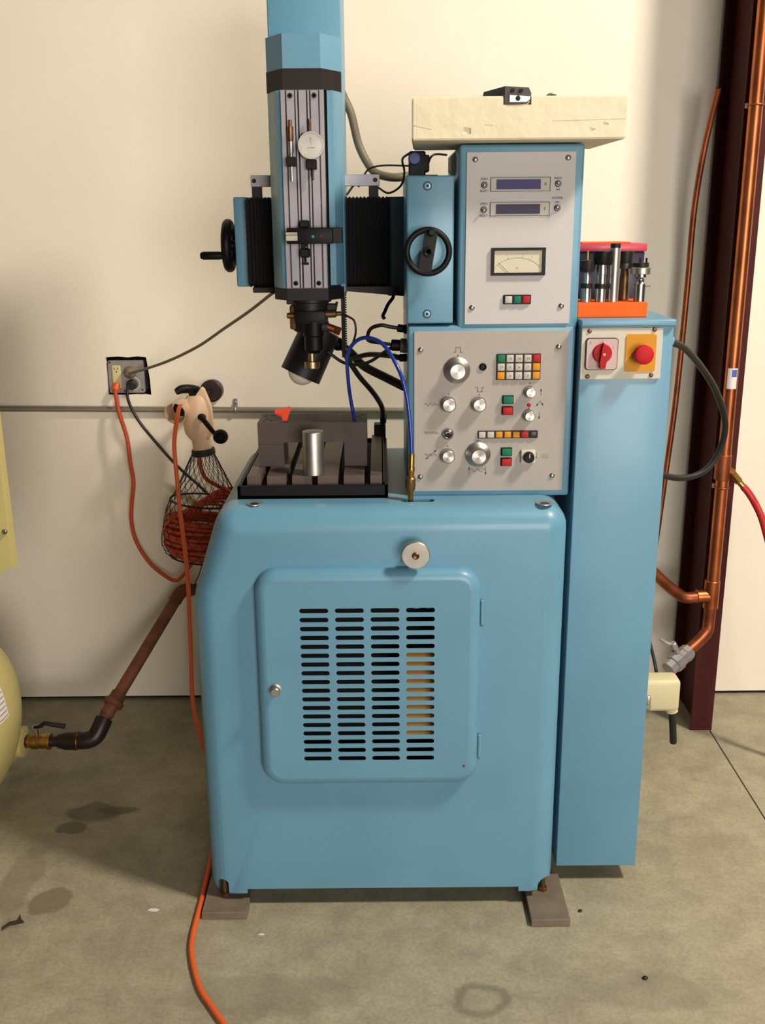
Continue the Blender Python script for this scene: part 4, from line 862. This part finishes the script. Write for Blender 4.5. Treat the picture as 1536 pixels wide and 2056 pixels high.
# cord reel: peach funnel head, crank, net bag with coiled cord
rl = thing('cord_reel', 'peach plastic cord winder with black crank and net bag hanging on the wall', 'cord reel', (-0.55, 2.95, 0.52))
bd = []
for z, xc, rx, ry in ((1.062, -0.548, 0.030, 0.022), (1.045, -0.552, 0.040, 0.030), (1.010, -0.552, 0.045, 0.036), (0.975, -0.552, 0.043, 0.038), (0.950, -0.552, 0.039, 0.036), (0.934, -0.549, 0.031, 0.030), (0.926, -0.545, 0.028, 0.027), (0.905, -0.542, 0.0285, 0.0275), (0.892, -0.541, 0.030, 0.029)):
    bd.append([(xc + rx * math.cos(2 * PI * i / 24), 2.945 + ry * math.sin(2 * PI * i / 24), z + 0.06 * rx * math.cos(2 * PI * i / 24)) for i in range(24)])
part('reel_body', MB().loft(bd), 'peach', rl)
part('back_plate', MB().prism([(-0.590, 1.035), (-0.583, 1.052), (-0.571, 1.055), (-0.566, 1.041), (-0.533, 1.086), (-0.526, 1.080), (-0.508, 1.030), (-0.504, 0.955), (-0.515, 0.935), (-0.58, 0.95)], 'XZ', 2.925, 2.955), 'peach', rl, ang=20)
mo = Vector((-0.594, 2.935, 1.026)); md = Vector((-0.16, -1, -0.12)).normalized()
part('cord_mouth', MB().lathe(mo, md, [(0, 0.029), (0.050, 0.030), (0.060, 0.0325), (0.060, 0.030), (0.04, 0.0275), (0.012, 0.025)], 28, caps=False), 'peach', rl)
part('mouth_throat', MB().lathe(mo + md * 0.012, md, [(0, 0.0225), (0.001, 0.0225)], 24), 'dark_inside', rl)
part('carry_handle', MB().tube([(-0.602, 2.905, 1.078), (-0.588, 2.915, 1.084), (-0.565, 2.93, 1.083), (-0.545, 2.95, 1.078)], lambda t: 0.0095 + 0.004 * math.sin(PI * t), 12).prism([(-0.578, 1.085), (-0.535, 1.082), (-0.562, 1.036)], 'XZ', 2.935, 2.95), 'black_plastic', rl)
ck = part('crank', MB().tube([(-0.5345, 2.900, 1.006), (-0.520, 2.885, 0.994), (-0.500, 2.865, 0.975), (-0.487, 2.855, 0.963)], lambda t: 0.0085 - 0.002 * t, 10).cylb((-0.530, 2.925, 1.000), (-0.533, 2.895, 1.004), 0.010, 0.002, 14), 'black_plastic', rl)
part('crank_knob', MB().sphere((-0.470, 2.850, 0.955), 0.0215, 18, 12, (1.05, 1, 1)), 'black_plastic', ck)
part('neck_ring', MB().lathe((-0.541, 2.945, 0.899), (0.1, 0, -1), [(0, 0.033), (0.002, 0.035), (0.018, 0.036), (0.020, 0.033)], 28), 'black_rubber', rl)
part('wall_hook', MB().cylb((-0.523, 3.079, 1.055), (-0.523, 3.035, 1.058), 0.034, 0.004, 28).cyl((-0.523, 3.04, 1.058), (-0.535, 2.95, 1.058), 0.007, 10), 'iron_fitting', rl)
def bag(t, q):
    """point on the net surface; t 0 at neck ring, 1 at bottom"""
    key_ = [(0, 0.883, -0.541, 0.034), (0.45, 0.735, -0.545, 0.105), (0.58, 0.690, -0.548, 0.120), (0.85, 0.595, -0.556, 0.132), (0.95, 0.560, -0.558, 0.115), (1.0, 0.548, -0.558, 0.085)]
    for (t0, z0, x0, r0_), (t1, z1, x1, r1_) in zip(key_[:-1], key_[1:]):
        if t <= t1 + 1e-9:
            k = (t - t0) / (t1 - t0); z = z0 + (z1 - z0) * k; x = x0 + (x1 - x0) * k; r = r0_ + (r1_ - r0_) * k; break
    return Vector((x + r * math.cos(q), 2.945 + 0.75 * r * math.sin(q), z - 0.10 * r * math.cos(q) * (1 if t > 0.4 else 0)))
net = MB(); NS = 22
for i in range(NS):
    for sgn in (1, -1):
        pts = [bag(k / 16, 2 * PI * i / NS + sgn * 2.1 * k / 16) for k in range(17)]; net.tube(pts, 0.0009, 3, 1, False)
for t in (0.45, 0.97): net.tube([bag(t, 2 * PI * i / 24) for i in range(25)], 0.003, 5, 1, False)
part('net_bag', net, 'black_rubber', rl, 'black diamond mesh net bag', smooth=False)
coil = MB()
for i in range(9):
    z = 0.562 + i * 0.0145; R = (0.098, 0.108, 0.114, 0.117, 0.118, 0.116, 0.112, 0.108, 0.102)[i]
    for rr2 in (R, R - 0.016):
        pts = [(-0.557 + rr2 * math.cos(q) + 0.002 * math.sin(3 * q + i), 2.945 + 0.72 * rr2 * math.sin(q), z - 0.09 * rr2 * math.cos(q) + 0.0035 * math.sin(2 * q + i * 1.7)) for q in [2 * PI * k / 28 for k in range(29)]]
        coil.tube(pts, 0.0056, 6, 1, False)
for i in range(6):
    pts = [(-0.66 + 0.016 * i, 2.90 + 0.012 * i, 0.675 - 0.002 * i), (-0.60 + 0.013 * i, 2.90 + 0.012 * i, 0.715 + 0.006 * i), (-0.52 + 0.012 * i, 2.91 + 0.01 * i, 0.735 + 0.007 * i), (-0.45, 2.93 + 0.01 * i, 0.71 + 0.008 * i)]
    coil.tube(pts, 0.0054, 6, 5)
coil.tube([(-0.549, 2.935, 0.895), (-0.549, 2.93, 0.85), (-0.535, 2.92, 0.815), (-0.50, 2.91, 0.793), (-0.47, 2.92, 0.775), (-0.46, 2.95, 0.74)], 0.006, 8)
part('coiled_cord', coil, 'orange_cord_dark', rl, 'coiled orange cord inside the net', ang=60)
part('net_tail', MB().tube([(-0.557, 2.945, 0.555), (-0.575, 2.945, 0.50), (-0.59, 2.95, 0.47), (-0.602, 2.955, 0.435)], 0.0016, 5), 'black_rubber', rl)

# ================================================================== COMPRESSOR AND DRAIN PIPE (left)
cp = thing('air_compressor', 'pale yellow air compressor tank with belt guard at the frame edge', 'compressor', (-1.3, 2.45, 0.0))
TKX, TKY, TKZ, TKR = -1.022, 2.47, 0.245, 0.235
prof = []
for k in range(13):
    t = PI / 2 * k / 12; prof.append((0.12 * (1 - math.cos(t)), max(0.004, TKR * math.sin(t))))
prof += [(0.9, TKR)]
for k in range(13):
    t = PI / 2 * k / 12; prof.append((0.9 + 0.15 * math.sin(t), max(0.004, TKR * math.cos(t))))
tank = part('tank', MB().lathe((TKX, TKY, TKZ), (-1, 0, 0), prof, 48), 'tank_cream', cp)
for x in (-1.30, -1.75): part('foot', MB().box(x - 0.05, x + 0.05, 2.25, 2.69, 0.0, 0.09, 0.005, 1), 'tank_cream', cp)
part('outlet_boss', MB().lathe((-1.10, 2.62, 0.097), (1, 0, 0), [(0, 0.06), (0.015, 0.058), (0.018, 0.046), (0.045, 0.045), (0.048, 0.028)], 24), 'tank_cream', cp)
def dome(y, z, lift=0.002):
    rr3 = math.hypot(y - TKY, z - TKZ) / TKR; a_ = math.sqrt(max(0, 1 - rr3 * rr3)); return (TKX - 0.12 * (1 - a_) + lift, y, z)
lab = MB(); G = 8
ys = [2.18 + 0.28 * i / G for i in range(G + 1)]; zs = [0.34 + 0.15 * i / G for i in range(G + 1)]
lab.add([dome(2.30 + 0.15 * i / G, 0.270 + 0.115 * j / G) for j in range(G + 1) for i in range(G + 1)], [(j * (G + 1) + i, j * (G + 1) + i + 1, (j + 1) * (G + 1) + i + 1, (j + 1) * (G + 1) + i) for j in range(G) for i in range(G)])
lb_ = part('warning_label', lab, 'white_sticker', tank)
ln = MB()
for k in range(7):
    z = 0.278 + 0.0135 * k
    pts = [dome(2.305 + 0.138 * i / 6, z, 0.0028) for i in range(7)]; ln.tube(pts, 0.0016, 4, 1, False)
part('label_lines', ln, 'print_grey', tank)
ln2 = MB().tube([dome(2.305 + 0.138 * i / 6, 0.378, 0.003) for i in range(7)], 0.006, 6, 1, False)
part('label_heading', ln2, 'red_print', tank)
part('belt_guard', MB().prism([(-0.866, 0.790), (-0.866, 1.36), (-0.93, 1.42), (-1.75, 1.42), (-1.75, 0.52), (-1.20, 0.52)], 'XZ', 2.20, 2.222), 'tank_cream', cp, smooth=False)
part('guard_flange', MB().box(-0.8745, -0.8655, 2.206, 2.236, 0.778, 1.36), 'tank_cream', cp)
part('guard_bolt', MB().cylb((-0.872, 2.201, 0.872), (-0.872, 2.192, 0.872), 0.006, 0.001, 10), 'steel', cp)
part('pump_block', MB().box(-1.7, -1.2, 2.24, 2.65, 0.47, 1.05, 0.02, 2), 'tank_cream', cp)

dp = thing('drain_pipe', 'rusty copper pipe with brass valve running from the yellow tank up to the wall', 'pipe', (-0.85, 2.62, 0.1))
part('nipple', MB().cyl((-1.062, 2.62, 0.097), (-1.045, 2.62, 0.097), 0.014, 16).lathe((-1.052, 2.62, 0.097), (1, 0, 0), [(0, 0.018), (0.012, 0.018)], 6), 'iron_fitting', dp)
va = part('ball_valve', MB().lathe((-1.046, 2.62, 0.097), (1, 0, 0), [(0, 0.017), (0.012, 0.019), (0.014, 0.0225), (0.030, 0.0225), (0.033, 0.020), (0.038, 0.020), (0.040, 0.0215), (0.058, 0.0215), (0.060, 0.0245), (0.068, 0.0245)], 20), 'brass', dp, 'brass ball valve')
part('valve_stem', MB().cyl((-1.018, 2.62, 0.115), (-1.018, 2.62, 0.142), 0.007, 12).cyl((-1.018, 2.62, 0.140), (-1.018, 2.62, 0.147), 0.010, 6), 'steel', va)
part('valve_lever', MB().tube([(-1.020, 2.615, 0.146), (-1.000, 2.61, 0.152), (-0.985, 2.605, 0.164), (-0.960, 2.60, 0.163), (-0.925, 2.60, 0.157)], lambda t: 0.005 + 0.003 * t, 8), 'iron_fitting', va)
part('pipe_run', MB().cyl((-0.980, 2.62, 0.097), (-0.955, 2.62, 0.098), 0.016, 16).lathe((-0.956, 2.62, 0.098), (1, 0, 0), [(0, 0.021), (0.010, 0.023), (0.022, 0.026), (0.055, 0.027)], 20), 'iron_fitting', dp)
part('solder_ring', MB().torus((-0.898, 2.62, 0.099), (1, 0, 0), 0.0255, 0.0026, 24, 6), 'copper', dp)
part('elbow', MB().tube([(-0.898, 2.62, 0.099), (-0.872, 2.62, 0.100), (-0.848, 2.626, 0.110), (-0.835, 2.640, 0.132), (-0.826, 2.655, 0.152)], 0.0255, 16), 'iron_fitting', dp)
p0 = Vector((-0.830, 2.650, 0.146)); p1 = Vector((-0.655, 2.955, 0.412))
part('pipe_run', MB().cyl(p0, p1, 0.0185, 16), 'rusty_pipe', dp)
dd_ = (p1 - p0).normalized()
part('coupling', MB().lathe(p0 + dd_ * 0.020, dd_, [(0, 0.0205), (0.030, 0.0205), (0.031, 0.026), (0.033, 0.030), (0.048, 0.030), (0.050, 0.024), (0.075, 0.0225)], 18), 'rusty_pipe', dp)
part('elbow', MB().tube([p1 - dd_ * 0.01, p1 + dd_ * 0.012, (-0.636, 2.985, 0.428), (-0.610, 2.99, 0.428)], 0.021, 16), 'rusty_pipe', dp)
part('pipe_run', MB().cyl((-0.615, 2.99, 0.428), (-0.10, 2.99, 0.428), 0.0185, 16), 'rusty_pipe', dp)

# ================================================================== COLUMN AND COPPER LINES (right)
cb = MB(); cx0, cx1, cy0, cy1 = 0.967, 1.034, 2.83, 3.06
cb.box(cx0, cx1, cy0, cy0 + 0.006, 0, 4.0); cb.box(cx0, cx1, cy1 - 0.006, cy1, 0, 4.0); cb.box(0.998, 1.003, cy0 + 0.006, cy1 - 0.006, 0, 4.0)
single('steel_column', cb, 'column_red', 'dark red painted steel beam column standing against the wall', 'column', (1.0, 2.945, 0.0))

vp = thing('copper_pipe', 'vertical copper air line with tees and a grey valve fixed to the red column', 'pipe', (0.985, 2.80, 0.3))
PX, PY = 0.986, 2.803
part('pipe_run', MB().cyl((PX + 0.002, PY, 0.46), (PX + 0.002, PY, 3.9), 0.0185, 20), 'copper', vp)
part('upper_tee', MB().cylb((PX, PY, 0.825), (PX, PY, 0.90), 0.0225, 0.002, 20).cylb((PX, PY, 0.865), (PX + 0.03, PY - 0.005, 0.842), 0.013, 0.002, 14), 'copper_dull', vp)
part('hose_fitting', MB().cylb((PX + 0.022, PY - 0.004, 0.850), (PX + 0.048, PY - 0.012, 0.820), 0.013, 0.002, 6).cylb((PX + 0.046, PY - 0.012, 0.822), (PX + 0.062, PY - 0.018, 0.804), 0.009, 0.001, 12), 'brass', vp)
part('lower_tee', MB().cylb((PX, PY, 0.425), (PX, PY, 0.515), 0.0225, 0.002, 20).cylb((PX, PY, 0.465), (PX - 0.045, PY, 0.463), 0.021, 0.002, 18), 'copper', vp)
part('pipe_run', MB().tube([(PX - 0.03, PY, 0.463), (0.912, 2.80, 0.460), (0.890, 2.82, 0.466), (0.862, 2.87, 0.483), (0.838, 2.93, 0.500), (0.80, 2.99, 0.51), (0.70, 3.0, 0.51)], 0.0175, 14), 'copper_dull', vp)
part('pipe_run', MB().tube([(PX, PY, 0.44), (PX, PY, 0.378), (0.980, 2.795, 0.352), (0.952, 2.775, 0.330), (0.905, 2.745, 0.305)], 0.0180, 14), 'copper_dull', vp)
d0 = Vector((0.915, 2.750, 0.309)); d1 = Vector((0.842, 2.702, 0.272)); dv = d1 - d0
gv2 = part('gate_valve', MB().lathe(d0, dv, [(0, 0.024), (0.02, 0.026), (0.022, 0.024), (0.04, 0.024), (0.045, 0.028), (0.07, 0.028), (0.072, 0.024), (dv.length, 0.023)], 8), 'galvanised', vp, 'grey metal valve at the lower end')
part('valve_stem', MB().cyl((0.878, 2.722, 0.305), (0.860, 2.715, 0.340), 0.007, 10).cylb((0.862, 2.716, 0.334), (0.852, 2.712, 0.352), 0.011, 0.002, 8).tube([(0.860, 2.715, 0.342), (0.835, 2.715, 0.352), (0.815, 2.715, 0.365)], 0.006, 8), 'galvanised', gv2)
for z in (1.838, 0.802):
    part('pipe_clamp', MB().torus((PX + 0.002, PY, z), (0, 0, 1), 0.0195, 0.0028, 24, 6).box(0.968, 1.012, 2.822, 2.830, z - 0.006, z + 0.006), 'copper_dull', vp)
    part('clamp_tab', MB().box(0.9675, 0.9805, 2.819, 2.824, z - 0.0065, z + 0.0065, 0.001, 1).lathe((0.974, 2.819, z), (0, -1, 0), [(0, 0.002), (0.001, 0.002)], 8), 'white_sticker', vp)
st = MB(); sw_ = MB()
for (q0, q1, z0, z1, tgt) in ((-0.95, 0.55, 1.092, 1.150, st), (-0.30, 0.45, 1.126, 1.146, sw_)):
    n_ = 8; rr4 = 0.0189 if tgt is st else 0.0192
    pts = [(PX + 0.002 + rr4 * math.sin(q0 + (q1 - q0) * i / n_), PY - rr4 * math.cos(q0 + (q1 - q0) * i / n_)) for i in range(n_ + 1)]
    tgt.add([(x, y, z) for z in (z0, z1) for x, y in pts], [(i, i + 1, i + n_ + 2, i + n_ + 1) for i in range(n_)])
part('pipe_sticker', st, 'white_sticker', vp); part('sticker_print', sw_, 'blue_sticker', vp)
cable('air_hose', 'red rubber air hose hanging from the brass fitting on the copper line', 'hose', [(1.044, 2.786, 0.808), (1.058, 2.780, 0.792), (1.075, 2.77, 0.765), (1.090, 2.75, 0.730), (1.100, 2.73, 0.690), (1.106, 2.70, 0.64), (1.11, 2.68, 0.55), (1.12, 2.66, 0.40), (1.16, 2.64, 0.15), (1.25, 2.6, 0.011), (1.5, 2.5, 0.011)], 0.0105, 'red_hose', 12)
cable('copper_tube', 'thin bent copper tube leaning against the wall beside the red column', 'tube', [(0.922, 2.915, 1.893), (0.917, 2.95, 1.804), (0.908, 2.97, 1.700), (0.903, 2.99, 1.566), (0.904, 3.00, 1.398), (0.900, 3.00, 1.209), (0.893, 3.00, 0.999), (0.879, 3.00, 0.780), (0.866, 3.00, 0.585), (0.855, 3.00, 0.43), (0.83, 2.99, 0.25), (0.80, 2.98, 0.009)], 0.0085, 'copper_dull', 12)

# ================================================================== LITTER ON THE FLOOR
lf = MB()
pts = [(-0.880, 1.925), (-0.866, 1.938), (-0.848, 1.943), (-0.838, 1.952), (-0.846, 1.957), (-0.852, 1.969), (-0.857, 1.968), (-0.855, 1.953), (-0.868, 1.944), (-0.884, 1.936)]
n_ = len(pts)
lf.add([(x, y, 0.0008 + 0.004 * (i % 3)) for i, (x, y) in enumerate(pts)] + [(x, y, 0.0022 + 0.004 * (i % 3)) for i, (x, y) in enumerate(pts)], [tuple(range(n_))[::-1], tuple(range(n_, 2 * n_))] + [(i, (i + 1) % n_, (i + 1) % n_ + n_, i + n_) for i in range(n_)])
single('leaf_scrap', lf, 'tool_brown', 'curled dark brown leaf scrap lying on the floor by the faint oil stain', 'scrap', (-0.855, 1.945, 0.0), ang=20)
for x, y, r, lab in ((-0.547, 1.991, 0.013, 'small white paint chip on the floor beside the orange cord'), (-0.283, 1.904, 0.007, 'tiny white chip on the floor by the dark steel levelling plate')):
    pl = [(x + r * c * math.cos(q), y + 0.55 * r * c * math.sin(q)) for q, c in ((0.1, 1), (1.2, 0.8), (2.3, 0.9), (3.3, 1.1), (4.4, 0.7), (5.4, 0.8))]
    single('paint_chip', MB().prism(pl, 'XY', 0.0003, 0.002), 'white_sticker', lab, 'chip', (x, y, 0.0), ang=20)
for x, y, r, lab in ((0.550, 1.757, 0.0055, 'small dark pebble on the open concrete in front of the cabinet'), (0.454, 1.974, 0.0045, 'tiny dark pebble beside the grey brown levelling plate')):
    single('pebble', MB().sphere((x, y, r * 0.55), r, 8, 6, (1.2, 0.9, 0.6)), 'black_paint', lab, 'pebble', (x, y, 0.0))
